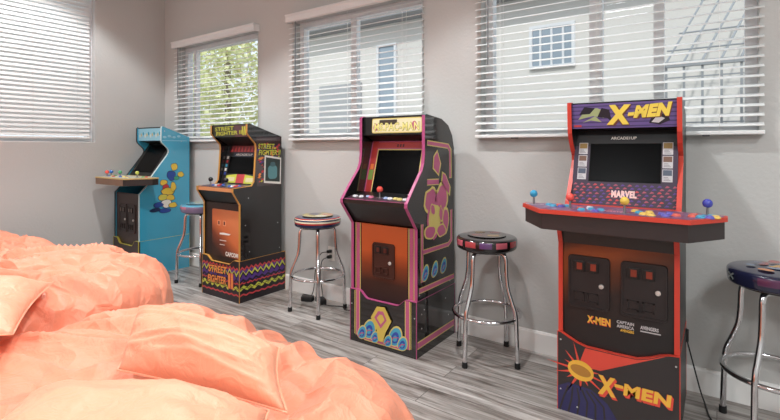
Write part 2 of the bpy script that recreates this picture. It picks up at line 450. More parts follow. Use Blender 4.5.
def button(t, x, y, z, m, r=0.015, tilt=0.0):
    bm = bmesh.new(); lathe(bm, [(r+0.003,-0.002),(r+0.003,0.003),(r,0.005),(r*0.92,0.010),(r*0.5,0.011),(0,0.011)], 16)
    o = obj('button', bm, m, t, smooth=True); o.location = (x, y, z); o.rotation_euler = (tilt,0,0); return o
def coin_door(t, x0, x1, z0, z1, y, slot_m, body, lock_z=0.46):
    """door plate proud of the front panel, two coin slots over two return cups and a lock"""
    bm = bmesh.new(); prism_y(bm, rrect(x0,x1,z0,z1,0.018), y-0.006, y)
    d = obj('coin_door', bm, body, t)
    bm = bmesh.new(); W = 0.009
    o1 = rrect(x0,x1,z0,z1,0.018); o2 = rrect(x0+W,x1-W,z0+W,z1-W,0.012)
    va = [bm.verts.new((x, y-0.006, z)) for x, z in o1]; vb = [bm.verts.new((x, y-0.011, z)) for x, z in rrect(x0+0.002,x1-0.002,z0+0.002,z1-0.002,0.017)]
    vc = [bm.verts.new((x, y-0.011, z)) for x, z in o2]; vd = [bm.verts.new((x, y-0.006, z)) for x, z in o2]
    for A, B in ((va,vb),(vb,vc),(vc,vd)):
        for i in range(len(A)): bm.faces.new((A[i], A[(i+1)%len(A)], B[(i+1)%len(A)], B[i]))
    obj('door_rim', bm, body, d)
    w = x1-x0; h = z1-z0
    for k in range(2):
        cx = x0 + w*(0.27 + 0.33*k)
        bm = bevel(BX(cx-w*0.135, cx+w*0.135, y-0.014, y-0.006, z0+h*0.70, z0+h*0.90), 0.003)
        obj('coin_slot', bm, mat('slot_black', (30,26,25), 0.4), d)
        obj('slot_light', BX(cx-w*0.045, cx+w*0.085, y-0.0165, y-0.013, z0+h*0.74, z0+h*0.865), slot_m, d)
        bm = bmesh.new(); c0, c1, a0, a1 = cx-w*0.13, cx+w*0.13, z0+h*0.12, z0+h*0.30
        box(bm, c0, c1, y-0.012, y-0.006, a0, a0+0.006); box(bm, c0, c1, y-0.012, y-0.006, a1-0.006, a1); box(bm, c0, c0+0.006, y-0.012, y-0.006, a0, a1); box(bm, c1-0.006, c1, y-0.012, y-0.006, a0, a1)
        obj('return_cup', bm, body, d)
    bm = bmesh.new(); lathe(bm, [(0,0),(0.011,0),(0.011,0.006),(0.008,0.009),(0,0.009)], 14, (x0+w*0.80, y-0.006, z0+h*lock_z), axis='y')
    obj('lock', bm, mat('lock_nickel', (215,205,198), 0.3, 0.3), d, smooth=True)
    return d
def screws(part, spots, y):
    for x, z in spots:
        bm = bmesh.new(); lathe(bm, [(0,0),(0.0042,0),(0.0038,0.0022),(0,0.003)], 10, (x, y, z), axis='y')
        obj('screw', bm, mat('screw_grey', (190,188,185), 0.4, 0.2), part)
def screws_x(part, spots, x):
    for y, z in spots:
        bm = bmesh.new(); lathe(bm, [(0,0),(0.0042,0),(0.0038,0.0022),(0,0.003)], 10, (x, y, z), axis='x')
        obj('screw', bm, mat('screw_grey', (190,188,185), 0.4, 0.2), part)
def riser(t, W, D, H, dip, front_m, side_m, trim_m, trim_w=0.003):
    """open-backed stand: front board with a scooped top edge, two sides"""
    z1 = H
    top = [(-W, z1)] + dip + [(W, z1)]
    pts = [(-W, 0), (W, 0)] + top[::-1]
    bm = bmesh.new(); prism_y(bm, pts, 0.0, PT)
    fr = obj('riser_front', bm, front_m, t)
    bm = bmesh.new()
    for i in range(len(top)-1):
        a, b = Vector(top[i]), Vector(top[i+1]); d = (b-a).normalized(); nn = Vector((-d.y, d.x))*0.0025
        prism_y(bm, [tuple(a), tuple(b), tuple(b+nn), tuple(a+nn)], -0.001, PT+0.001)
    box(bm, W-0.0005, W+0.0025, -0.0018, 0.004, 0.0, z1+0.0025)
    box(bm, -W-0.0025, -W+0.0005, -0.0018, 0.004, 0.0, z1+0.0025)
    obj('edge_moulding', bm, trim_m, fr)
    sides = []
    for sx in (-1, 1):
        x0 = -W if sx < 0 else W-PT
        sd = obj('riser_side', BX(x0, x0+PT, PT, D, 0, z1), side_m, t)
        bm = BX(x0-0.001, x0+PT+0.001, PT, D+0.002, z1, z1+0.0025); box(bm, x0-0.001, x0+PT+0.001, D, D+0.0025, 0, z1)
        obj('edge_moulding', bm, trim_m, sd); sides.append(sd)
    return fr, sides
def scoop(W, z, d, n=6):
    """dip in the riser's top edge: shoulders at +-W, falls by d"""
    a = [(-W - 0.02 + 0.075*k/n, z - d*(0.5 - 0.5*cos(pi*k/n))) for k in range(n+1)]
    return a + [(-x, q) for x, q in a[::-1]]

# ---- the pink-trimmed black cabinet
PINK = mat('pink_trim', (174,74,122), 0.4); PINKP = mat('pink_print', (186,88,128), 0.4); YEL = mat('pale_yellow_print', (214,196,110), 0.4)
CYAN = mat('cyan_print', (70,160,190), 0.4); ROYAL = mat('royal_blue_print', (48,72,160), 0.4); REDO = mat('red_orange_print', (205,66,50), 0.4)
GLOSS = mat('glossy_black_laminate', (26,23,23), 0.07, ior=1.75)
t = thing('arcade_cabinet', 'black upright arcade cabinet with pink edge trim and orange front, between two stools', 'arcade cabinet', (-1.7045, 2.335, 0))
W = 0.2525
prof = [(0.012,0.338),(0.012,0.765),(-0.098,0.905),(-0.098,0.925),(-0.03,1.005),(0.03,1.07),(0.068,1.11),(0.09,1.155),(0.098,1.21),(0.098,1.45),(0.12,1.458),(0.31,1.438),(0.40,1.40),(0.455,1.335),(0.48,1.25),(0.485,0.338)]
sl = side_panel(t, -W, prof, GLOSS, PINK, range(0,13))
sr = side_panel(t, W-PT, prof, GLOSS, PINK, range(0,10))
iw = W - PT
fp = obj('front_panel', BX(-iw, iw, 0.022, 0.036, 0.24, 0.765), gradient_mat('orange_fade_print', [(0,(28,22,22)),(0.25,(60,34,26)),(0.45,(128,58,30)),(0.62,(200,92,44)),(1,(190,88,44))], 2, 0.27, 0.80), t)
for s_ in (-1, 1):
    e0 = s_*iw; q = lambda d0, d1: sorted((e0 - s_*d0, e0 - s_*d1))
    a = Art((0,0.022,0), (1,0,0), (0,0,1))
    a.rect(*q(0,0.058), 0.24, 0.765, mat('dark_print', (38,30,30), 0.4)); a.rect(*q(0.008,0.014), 0.24, 0.765, YEL, 1); a.rect(*q(0.016,0.042), 0.24, 0.765, PINKP, 1); a.rect(*q(0.044,0.050), 0.24, 0.765, YEL, 1); a.build('stripe_print', fp)
coin_door(t, -0.085, 0.085, 0.435, 0.655, 0.022, mat('slot_dark_red', (92,40,32), 0.4), mat('door_brown', (66,36,28), 0.4))
bm = bmesh.new(); prism_x(bm, [(0.03,0.77),(-0.09,0.905),(-0.09,0.928),(-0.01,0.945),(0.17,0.965),(0.17,0.80)], -iw, iw)
cp = obj('control_panel', bm, BLACK, t)
a = Art((-iw,-0.0905,0.9285), (1,0,0), (0,0.08,0.017))
a.rect(0.004, 2*iw-0.004, 0.002, 0.08, mat('deck_print', (60,40,52), 0.4)); a.rect(0.004, 2*iw-0.004, 0.0, 0.008, PINKP, 1); a.build('deck_print', cp)
ball_stick(cp, 0.0, -0.02, 0.944, mat('coral_red_ball', (228,84,74), 0.25), 0.03, 0.02)
WHB = mat('white_button', (222,222,225), 0.3); YB_ = mat('yellow_button', (225,208,130), 0.3); LB_ = mat('pale_blue_button', (160,180,215), 0.3)
for x, y, m in ((-0.185,-0.03,WHB),(-0.14,-0.028,WHB),(-0.095,-0.012,LB_),(-0.06,-0.03,mat('pink_button',(220,120,150),0.3)),(0.05,-0.025,LB_),(0.085,-0.03,WHB),(0.12,-0.022,YB_),(0.16,-0.035,YB_),(0.195,-0.03,WHB)):
    button(cp, x, y, 0.941, m)
bm = bmesh.new(); plate_between(bm, iw, (0.12,0.95), (0.22,1.305), 0.012)
bz = obj('bezel', bm, BLACK, t)
d = Vector((0,0.10,0.355)).normalized(); o_ = Vector((-iw,0.12,0.95))
a = Art(o_, (1,0,0), d)
REDB = mat('bezel_red', (176,52,48), 0.4); ORB = mat('bezel_orange', (220,120,60), 0.4); hB = 0.36
for lo, hi, m, L in ((0.0,0.062,PINKP,0),(0.008,0.054,REDB,1)):
    a.rect(lo, hi+0.0, 0.0, hB-lo*0.3, m, L); a.rect(2*iw-hi, 2*iw-lo, 0.0, hB-lo*0.3, m, L)
    a.rect(hi, 2*iw-hi, hB-0.055+lo*0.8, hB-lo, m, L+0)
a.line([(0.058,0.0),(0.062,0.30),(2*iw-0.062,0.30),(2*iw-0.058,0)], 0.006, YEL, 3)
a.rect(0.012,0.05,0.09,0.16, mat('bezel_green', (120,150,70), 0.4), 2); a.rect(0.018,0.044,0.165,0.20, ORB, 2)
for k in range(3): a.rect(0.21+0.022*k, 0.222+0.022*k, 0.318, 0.338, mat('maroon_print', (80,20,24), 0.4), 2)
a.build('bezel_print', bz)
a = Art(o_, (1,0,0), d, 0.002); a.rect(0.066, 2*iw-0.066, 0.0, 0.295, SCREEN); a.build('screen', t)
bm = bmesh.new(); prism_x(bm, [(0.115,1.335),(0.12,1.445),(0.15,1.445),(0.15,1.335)], -iw, iw)
mq = obj('marquee', bm, BLACK, t)
CRM = mat('marquee_cream', (226,218,180), 0.35)
a = Art((-iw,0.115,1.335), (1,0,0), (0,0.005,0.11))
a.rr(0.07, 2*iw-0.012, 0.012, 0.108, 0.012, YEL); a.rr(0.076, 2*iw-0.018, 0.018, 0.102, 0.01, CRM, 1)
a.rr(0.13, 0.27, 0.066, 0.098, 0.005, mat('marquee_dark', (62,52,44), 0.4), 2)
a.text('MS.PAC-MAN', 0.088, 2*iw-0.03, 0.024, 0.08, mat('lettering_olive', (150,150,60), 0.4), 3, 0.045); a.text('MS.PAC-MAN', 0.090, 2*iw-0.032, 0.027, 0.077, mat('lettering_pale_yellow', (236,226,140), 0.4), 4, 0.005)
a.ell(0.40, 0.055, 0.02, 0.03, PINKP, 2); a.ell(0.10,0.05,0.018,0.026,PINKP,2)
a.build('marquee_print', mq)
bm = bmesh.new(); prism_x(bm, [(0.12,1.445),(0.12,1.456),(0.31,1.436),(0.40,1.398),(0.452,1.334),(0.478,1.25),(0.478,0.36),(0.466,0.36),(0.466,1.25),(0.44,1.328),(0.392,1.388),(0.305,1.424)], -iw, iw)
obj('back_panel', bm, INNER, t)
bm = bmesh.new(); plate_between(bm, iw, (0.15,1.338), (0.226,1.305), 0.008); obj('speaker_panel', bm, INNER, t)
# artwork on the right side panel: framed stripes, patches, wave crests
a = Art((W,0,0), (0,1,0), (0,0,1))
def stripe(pts, w=0.036, L=0):
    a.line(pts, w, YEL, L); a.line(pts, w*0.72, PINKP, L+1)
a.line([(0.125,1.282),(0.395,1.262),(0.425,1.235),(0.428,1.05)], 0.034, YEL); a.line([(0.128,1.282),(0.393,1.262),(0.42,1.233),(0.424,1.055)], 0.022, PINKP, 1)
stripe([(0.125,1.04),(0.27,1.035)], 0.04); stripe([(0.065,0.44),(0.065,0.79),(0.085,0.79)][0:2], 0.03)
stripe([(0.065,0.62),(0.40,0.615),(0.44,0.64),(0.44,0.84)], 0.03)
stripe([(0.03,0.395),(0.48,0.388)], 0.034)
def patch(pts, L=2):
    a.poly(pts, YEL, L); cx = sum(p[0] for p in pts)/len(pts); cy = sum(p[1] for p in pts)/len(pts)
    a.poly([(cx+(x-cx)*0.78, cy+(y-cy)*0.84) for x, y in pts], PINKP, L+1)
patch([(0.19,1.12),(0.27,1.07),(0.30,1.15),(0.25,1.24),(0.20,1.20)]); patch([(0.30,1.03),(0.42,0.93),(0.43,0.99),(0.36,1.08),(0.31,1.10)])
def blob(u, v, ru, rv, seed, m1, m2, L=2, n=18, kin=0.80):
    rr = random.Random(seed); rad = [1 + 0.28*rr.uniform(-1,1) for _ in range(n)]
    rad = [(rad[i-1]+2*rad[i]+rad[(i+1)%n])/4 for i in range(n)]
    P = [(u+ru*rad[i]*cos(2*pi*i/n), v+rv*rad[i]*sin(2*pi*i/n)) for i in range(n)]
    a.poly(P, m1, L); a.poly([(u+(x-u)*kin, v+(y-v)*kin) for x, y in P], m2, L+1)
blob(0.17,0.93,0.085,0.085,3,YEL,PINKP); blob(0.30,0.90,0.09,0.12,5,YEL,PINKP); blob(0.22,0.80,0.10,0.13,8,PINKP,YEL,4); blob(0.36,0.78,0.05,0.09,9,YEL,PINKP,6); blob(0.16,0.73,0.07,0.05,12,YEL,PINKP,6); blob(0.30,0.72,0.06,0.045,15,YEL,PINKP,8); blob(0.19,0.865,0.03,0.04,4,YEL,PINKP,8); blob(0.29,0.83,0.025,0.05,2,YEL,PINKP,10)
def wave(u, v, s, L=2):
    for k, (m, q) in enumerate(((YEL,1.0),(CYAN,0.86),(ROYAL,0.55),(CYAN,0.3))):
        P = [(u + s*q*0.62*cos(x), v + s*q*sin(x)*(1.0 if sin(x) > 0 else 0.55)) for x in [2*pi*i/18 for i in range(18)]]
        a.poly([(x + (0.25*(y-v)), y) for x, y in P], m, L+k)
    a.line([(u-0.5*s,v-0.4*s),(u-0.1*s,v+0.1*s),(u+0.35*s,v+0.2*s)], 0.006, PINKP, L+5)
for k in range(3): wave(0.10+0.115*k, 0.475+0.0*k, 0.066, 2+0*k)
a.build('side_print', sr)
fr, sd = riser(t, W, 0.49, 0.335, scoop(0.165, 0.335, 0.045), GLOSS, GLOSS, PINK)
a = Art((0,0,0), (1,0,0), (0,0,1))
for s_ in (-1,1):
    c = s_*(W-0.062); stripe([(c,0.335 if s_ < 0 else 0.333),(c,0.13),(c,0.045)], 0.036); a.line([(c+0.025*s_,0.33),(c+0.025*s_,0.05)], 0.004, YEL, 2)
stripe([(-0.14,0.045),(0.14,0.045)], 0.04)
for s_, u in ((-1,-0.10),(1,0.10)):
    wave(u, 0.085, 0.085, 3); wave(u+0.055*s_, 0.06, 0.06, 9); wave(u-0.05*s_, 0.055, 0.05, 15)
# a plain gold lozenge where the front picture sits
GP = mat('gold_print', (206,180,84), 0.4)
a.poly([(-0.078,0.185),(-0.03,0.262),(0.03,0.268),(0.08,0.19),(0.035,0.11),(0.015,0.05),(-0.02,0.05),(-0.03,0.11)], GP, 24)
a.poly([(-0.05,0.19),(-0.02,0.235),(0.018,0.24),(0.045,0.19),(0.0,0.13)], PINKP, 25); a.poly([(-0.03,0.19),(-0.01,0.215),(0.012,0.218),(0.03,0.19),(0.0,0.155)], GP, 26)
a.build('riser_print', fr)
a = Art((W,0,0), (0,1,0), (0,0,1)); stripe([(0.012,0.075),(0.478,0.075)], 0.045); a.build('riser_stripe_print', sd[1])
screws_x(sd[1], [(0.06,0.25),(0.09,0.27),(0.06,0.165),(0.36,0.27),(0.40,0.15)], W); screws(fr, [(W-0.012,0.24),(-W+0.012,0.24)], 0); screws_x(sr, [(0.035,0.37),(0.42,0.37)], W)

# ---- the gold-edged cabinet with zigzag riser
GOLD = mat('gold_trim', (196,142,64), 0.4); LIME = mat('lime_print', (196,200,70), 0.4); PURP = mat('purple_print', (82,48,128), 0.4); CRIM = mat('crimson_print', (190,62,66), 0.4)
ORG = mat('orange_print', (232,140,70), 0.4)
t = thing('arcade_cabinet', 'black upright arcade cabinet with gold edges and zigzag printed riser, second from the corner', 'arcade cabinet', (-3.3865, 2.355, 0))
W = 0.2515; iw = W-PT
prof = [(0.012,0.338),(0.012,0.79),(-0.055,0.895),(-0.055,0.925),(0.125,0.935),(0.15,0.97),(0.158,1.05),(0.172,1.25),(0.165,1.285),(0.09,1.36),(0.08,1.375),(0.08,1.445),(0.10,1.452),(0.443,1.35),(0.443,0.338)]
sl = side_panel(t, -W, prof, GLOSS, GOLD, range(0,12)); sr = side_panel(t, W-PT, prof, GLOSS, GOLD, range(0,12))
fp = obj('front_panel', BX(-iw, iw, 0.022, 0.036, 0.24, 0.79), mat('front_dark_print', (44,32,28), 0.35), t)
a = Art((0,0.022,0), (1,0,0), (0,0,1))
a.build('panel_print', fp) if False else a.bm.free()
bm = bmesh.new(); prism_y(bm, rrect(-0.135, iw-0.004, 0.345, 0.735, 0.012), 0.018, 0.022)
pl = obj('front_plate', bm, gradient_mat('orange_plate_fade', [(0,(54,36,30)),(0.3,(120,58,36)),(0.6,(205,108,62)),(1,(214,126,80))], 2, 0.34, 0.74, axis2=(0,0.7)), t)
a = Art((0,0.018,0), (1,0,0), (0,0,1))
WHT = mat('white_print', (228,224,216), 0.4)
a.text('CAPCOM', 0.05, 0.215, 0.355, 0.392, WHT, 1, 0.05); a.build('lettering', pl)
for k in range(2): a = Art((0,0.018,0), (1,0,0), (0,0,1)); a.rr(-0.06+0.075*k, -0.02+0.075*k, 0.60, 0.645, 0.004, mat('slot_orange', (226,150,110), 0.4), 1); a.rr(-0.05+0.075*k, -0.03+0.075*k, 0.608, 0.637, 0.002, mat('slot_dark_red', (0,0,0)), 2); a.build('coin_print', pl)
a = Art((0,0.018,0), (1,0,0), (0,0,1))
a.poly([(-0.03,0.525),(0.10,0.529),(0.12,0.541),(0.02,0.545),(-0.03,0.539)],WHT,1); a.rect(-0.03,0.06,0.475,0.481,WHT,1); a.rect(-0.03,0.04,0.44,0.445,WHT,1)
a.build('notice_print', pl)
bm = bmesh.new(); prism_x(bm, [(0.03,0.79),(-0.05,0.895),(-0.05,0.928),(0.18,0.94),(0.18,0.82)], -iw, iw)
cp = obj('control_panel', bm, BLACK, t)
a = Art((-iw,-0.05,0.928), (1,0,0), (0,0.23,0.012)); a.rect(0.003,2*iw-0.003,0.003,0.18, mat('deck_navy', (48,52,78), 0.3)); a.rect(0.003,2*iw-0.003,0,0.006,ORG,1); a.build('deck_print', cp)
a = Art((-iw,-0.0505,0.895), (1,0,0), (0,0,1)); a.rect(0.0,2*iw,0.0,0.03, mat('deck_tan', (206,140,92), 0.4)); a.build('deck_front_strip', cp)
for x in (-0.175, 0.04): ball_stick(cp, x, 0.03, 0.933, mat('black_ball', (24,24,26), 0.25), 0.028, 0.02)
for bx_ in (-0.12, 0.10):
    for i in range(3):
        for j in range(2): button(cp, bx_+0.036*i, 0.02+0.045*j, 0.932, [mat('blue_button', (80,110,190), 0.3), WHB, mat('red_button', (206,70,60), 0.3)][(i+j) % 3], 0.012)
bm = bmesh.new(); plate_between(bm, iw, (0.17,0.935), (0.255,1.275), 0.012); bz = obj('bezel', bm, BLACK, t)
d = Vector((0,0.085,0.34)).normalized(); o_ = Vector((-iw,0.17,0.935)); a = Art(o_, (1,0,0), d)
a.rect(0.0,0.055,0.0,0.35,mat('bezel_dark', (30,28,32), 0.4)); a.rect(0.03,2*iw,0.285,0.345,mat('bezel_maroon', (110,34,36), 0.4))
for k in range(9): a.poly([(0.05+0.045*k,0.29),(0.085+0.045*k,0.29),(0.07+0.045*k,0.34)], CRIM, 1)
a.rect(0.10,2*iw-0.06,0.245,0.285, mat('bezel_navy', (36,44,66), 0.4),1); a.text('ARCADE1UP', 0.13, 0.36, 0.254, 0.274, WHT, 2, 0.03)
a.poly([(0.055,0.012),(0.20,0.012),(0.20,0.09),(0.06,0.075)], LIME, 1); a.poly([(0.20,0.012),(0.31,0.012),(0.31,0.09),(0.20,0.09)], CRIM, 1); a.poly([(0.31,0.012),(2*iw-0.01,0.012),(2*iw-0.01,0.075),(0.31,0.09)], LIME, 1)
for q in ((0.065,0.19),(0.32,2*iw-0.02)): a.rect(q[0]+0.012,q[1]-0.012,0.026,0.062, mat('cream_print', (216,206,160), 0.4), 2)
for k, m in enumerate((ROYAL, WHT, CYAN, CRIM, WHT)): a.rr(0.014,0.042,0.08+0.036*k,0.105+0.036*k,0.004,m,1)
a.build('bezel_print', bz)
a = Art(o_, (1,0,0), d, 0.002); a.rect(0.062,2*iw-0.012,0.094,0.244,SCREEN); a.build('screen', t)
bm = bmesh.new(); prism_x(bm, [(0.10,1.345),(0.09,1.44),(0.13,1.44),(0.13,1.345)], -iw, iw)
mq = obj('marquee', bm, BLACK, t)
def fighter(a, u0, u1, v0, v1, L=1, slope=0.0, words=('STREET', 'FIGHTER II')):
    h = (v1-v0)/2
    for k, wd in enumerate(words):
        va = v1 - h*(k+1); uu = u0 + 0.03*(u1-u0)*k
        a.text(wd, uu-0.003, u1 if k else u0+(u1-u0)*0.72, va-0.003, va+h*0.84, mat('lettering_dark', (30,24,20), 0.4), L, 0.06, 0.15, slope)
        a.text(wd, uu, u1 if k else u0+(u1-u0)*0.72, va, va+h*0.84, LIME, L+1, 0.02, 0.15, slope)
a = Art((-iw,0.10,1.345), (1,0,0), (0,-0.01,0.095))
a.rect(0.0,2*iw,0.0,0.095,mat('marquee_olive', (58,62,54), 0.35)); a.rect(0.30,2*iw,0,0.095,mat('marquee_plum',(92,60,66),0.35),1)
fighter(a, 0.03, 0.39, 0.01, 0.09, 2, 0.03)
a.text('II', 0.40, 0.445, 0.012, 0.085, LIME, 3, 0.04); a.build('marquee_print', mq)
bm = bmesh.new(); prism_x(bm, [(0.10,1.44),(0.10,1.45),(0.441,1.35),(0.441,0.36),(0.43,0.36),(0.43,1.338)], -iw, iw); obj('back_panel', bm, INNER, t)
bm = bmesh.new(); plate_between(bm, iw, (0.13,1.35), (0.262,1.275), 0.008); obj('speaker_panel', bm, INNER, t)
a = Art((W,0,0), (0,1,0), (0,0,1))
DK = mat('side_maroon', (58,34,38), 0.1, ior=2.0)
a.poly([(0.175,0.93),(0.44,0.93),(0.44,1.345),(0.168,1.345),(0.172,1.25),(0.158,1.05)], DK)
rr = random.Random(4)
for i in range(80):
    u, v = rr.uniform(0.19,0.418), rr.uniform(0.95,1.29); s_ = rr.uniform(0.008,0.022)
    a.poly([(u-s_,v-s_*0.4),(u+s_*0.2,v-s_*0.6),(u+s_,v+s_*0.3),(u-s_*0.1,v+s_*0.7)], [CRIM, LIME, ORG, PURP, CRIM][i % 5], 1 + i*0.05)
fighter(a, 0.185, 0.425, 1.19, 1.295, 4)
a.poly([(0.245,0.955),(0.432,0.935),(0.437,1.165),(0.255,1.19)], WHT, 7); a.poly([(0.26,0.972),(0.42,0.955),(0.425,1.15),(0.268,1.172)], mat('poster_dark_green', (44,56,52), 0.4), 8)
a.rr(0.29,0.39,0.985,1.10,0.03,mat('poster_teal', (96,146,150), 0.4), 9); a.rr(0.315,0.37,1.09,1.13,0.018,mat('poster_teal_dark', (70,104,110), 0.4), 10)
a.build('side_print', sr)
fr, sd = riser(t, W, 0.485, 0.335, scoop(0.17, 0.335, 0.04), mat('riser_dark', (36,28,34), 0.3), mat('riser_dark', (0,0,0)), GOLD)
def zigzag(a, u0, u1, top, seed, ncol):
    rr = random.Random(seed)
    def zz(v, amp, m, w, L, step):
        n = max(3, int((u1-u0)/step)); a.line([(u0 + (u1-u0)*i/n, v + (amp if i % 2 else -amp)*(0.6+0.5*rr.random())) for i in range(n+1)], w, m, L)
    a.rect(u0,u1,0.165,0.265,PURP); zz(0.272,0.012,CRIM,0.012,1,0.022); zz(0.235,0.022,LIME,0.013,2,0.028); zz(0.222,0.022,mat('ink_print',(30,22,34),0.4),0.010,3,0.028); zz(0.175,0.012,mat('ink_print',(0,0,0)),0.016,2,0.03)
    zz(0.155,0.006,CRIM,0.010,1,0.02); zz(0.112,0.012,LIME,0.022,1,0.035); zz(0.112,0.008,mat('ink_print',(0,0,0)),0.005,2,0.02); zz(0.060,0.006,CRIM,0.012,1,0.03)
a = Art((0,0,0), (1,0,0), (0,0,1)); zigzag(a, -W+0.004, W-0.004, 0.335, 3, 8)
for wd, u0, u1, v0, v1 in (('STREET',-0.16,0.09,0.20,0.262),('FIGHTER',-0.17,0.085,0.115,0.178)):
    a.text(wd, u0-0.004, u1+0.004, v0-0.006, v1+0.004, mat('lettering_dark', (0,0,0)), 5, 0.09, 0.1, 0.04); a.text(wd, u0, u1, v0, v1, ORG, 6, 0.035, 0.1, 0.04)
a.text('II', 0.11, 0.18, 0.10, 0.23, CRIM, 5, 0.1); a.text('II', 0.114, 0.176, 0.105, 0.225, ORG, 6, 0.04)
a.build('riser_print', fr)
a = Art((W,0,0), (0,1,0), (0,0,1)); zigzag(a, 0.006, 0.48, 0.335, 5, 8); a.build('riser_side_print', sd[1])
screws_x(sr, [(0.06,0.62),(0.10,0.40),(0.40,0.60),(0.42,0.38),(0.09,0.84)], W)

# ---- the blue cabinet in the corner
BLUE = mat('sky_blue_laminate', (66,164,196), 0.10, ior=1.9); BLUEP = mat('pale_blue_print', (140,196,216), 0.35); YT = mat('yellow_green_trim', (206,196,84), 0.4)
t = thing('arcade_cabinet', 'sky blue upright arcade cabinet with wide control deck in the room corner', 'arcade cabinet', (-4.80, 2.265, 0))
W = 0.25; iw = W-PT
prof = [(0.012,0.345),(0.012,0.80),(0.09,0.885),(0.12,0.90),(0.12,0.955),(0.29,1.18),(0.305,1.215),(0.295,1.245),(0.235,1.305),(0.228,1.325),(0.228,1.455),(0.24,1.468),(0.53,1.362),(0.53,0.345)]
sl = side_panel(t, -W, prof, BLUE, BLACK, range(0,12)); sr = side_panel(t, W-PT, prof, BLUE, mat('pale_edge', (196,214,216), 0.4), range(0,12))
fp = obj('front_panel', BX(-iw, iw, 0.022, 0.036, 0.24, 0.80), mat('front_brown', (58,40,36), 0.35), t)
coin_door(t, -0.155, -0.01, 0.41, 0.69, 0.022, mat('slot_grey', (120,104,96), 0.4), mat('door_dark_brown', (52,40,38), 0.4)); coin_door(t, 0.01, 0.155, 0.41, 0.69, 0.022, mat('slot_grey', (0,0,0)), mat('door_dark_brown', (0,0,0)))
zt = 0.968
bm = bmesh.new()
plan = [(-0.27,0.06),(-0.205,-0.185),(0.345,-0.185),(0.435,0.04),(0.43,0.10),(W+0.003,0.115),(W+0.003,0.30),(-W-0.003,0.30),(-W-0.003,0.115),(-0.27,0.10)]
plan2 = [(-0.27,0.06),(-0.205,-0.185),(0.345,-0.185),(0.435,0.04),(0.43,0.10),(0.225,0.112),(0.225,0.30),(-0.225,0.30),(-0.225,0.112),(-0.27,0.10)]
prism_z(bm, plan2, zt-0.07, zt-0.012)
cp = obj('control_panel', bm, mat('deck_dark_brown', (48,38,36), 0.4), t)
bm = bmesh.new(); cxm = 0.0
prism_z(bm, [(x*1.02, y*1.02 if y < 0 else y) for x, y in plan2[:5]] + plan2[5:], zt-0.012, zt)
dk = obj('deck_top', bm, mat('deck_yellow_tan', (200,172,112), 0.4), cp)
a = Art((0,0,zt), (1,0,0), (0,1,0)); a.poly([(-0.26,0.06),(-0.197,-0.17),(0.335,-0.17),(0.42,0.04),(0.415,0.09),(-0.26,0.09)], mat('deck_grey_print', (196,190,170), 0.4)); a.build('deck_print', cp)
a = Art((-0.205,-0.1855,zt-0.07), (1,0,0), (0,0,1)); a.rect(0,0.55,0.0,0.056,mat('deck_wood', (128,98,78), 0.45)); a.build('deck_front_strip', cp)
for x, y, m in ((-0.185,-0.05,mat('blue_ball',(60,120,200),0.25)),(-0.14,-0.11,mat('coral_red_ball',(0,0,0))),(0.02,-0.06,mat('green_ball',(80,160,110),0.25)),(0.27,-0.02,mat('lime_ball',(196,200,90),0.25))): ball_stick(cp, x, y, zt, m, 0.026, 0.018)
for i, (x, y) in enumerate(((-0.14,-0.09),(-0.10,-0.08),(-0.17,-0.02),(-0.05,-0.09),(0.07,-0.08),(0.11,-0.07),(0.06,-0.03),(0.15,-0.06),(0.20,-0.08),(0.24,-0.10),(0.30,0.02),(0.34,0.03))): button(cp, x, y, zt, [mat('blue_button',(0,0,0)), YB_, mat('green_button',(90,170,110),0.3), mat('red_button',(0,0,0))][i % 4], 0.014)
bm = bmesh.new(); plate_between(bm, iw, (0.14,0.96), (0.36,1.30), 0.012); bz = obj('bezel', bm, INNER, t)
d = Vector((0,0.22,0.34)).normalized(); o_ = Vector((-iw,0.14,0.96))
a = Art(o_, (1,0,0), d, 0.002); a.rect(0.05,2*iw-0.05,0.05,0.38,SCREEN); a.build('screen', t)
bm = bmesh.new(); prism_x(bm, [(0.245,1.325),(0.24,1.452),(0.27,1.452),(0.27,1.325)], -iw, iw); mq = obj('marquee', bm, BLUE, t)
a = Art((-iw,0.245,1.325), (1,0,0), (0,-0.005,0.127)); a.rect(0.0,2*iw,0,0.127,BLUEP)
for i in range(12):
    u = 0.03+0.036*i; a.ell(u, 0.05+0.012*((i*7) % 3), 0.014, 0.018, [mat('cloud_print',(206,214,206),0.4), mat('tan_print',(190,180,130),0.4), BLUE][i % 3], 1+0.1*i)
a.build('marquee_print', mq)
bm = bmesh.new(); prism_x(bm, [(0.24,1.452),(0.24,1.464),(0.522,1.36),(0.522,0.36),(0.51,0.36),(0.51,1.35)], -iw, iw); obj('back_panel', bm, INNER, t)
bm = bmesh.new(); plate_between(bm, iw, (0.27,1.33), (0.366,1.302), 0.008); obj('speaker_panel', bm, INNER, t)
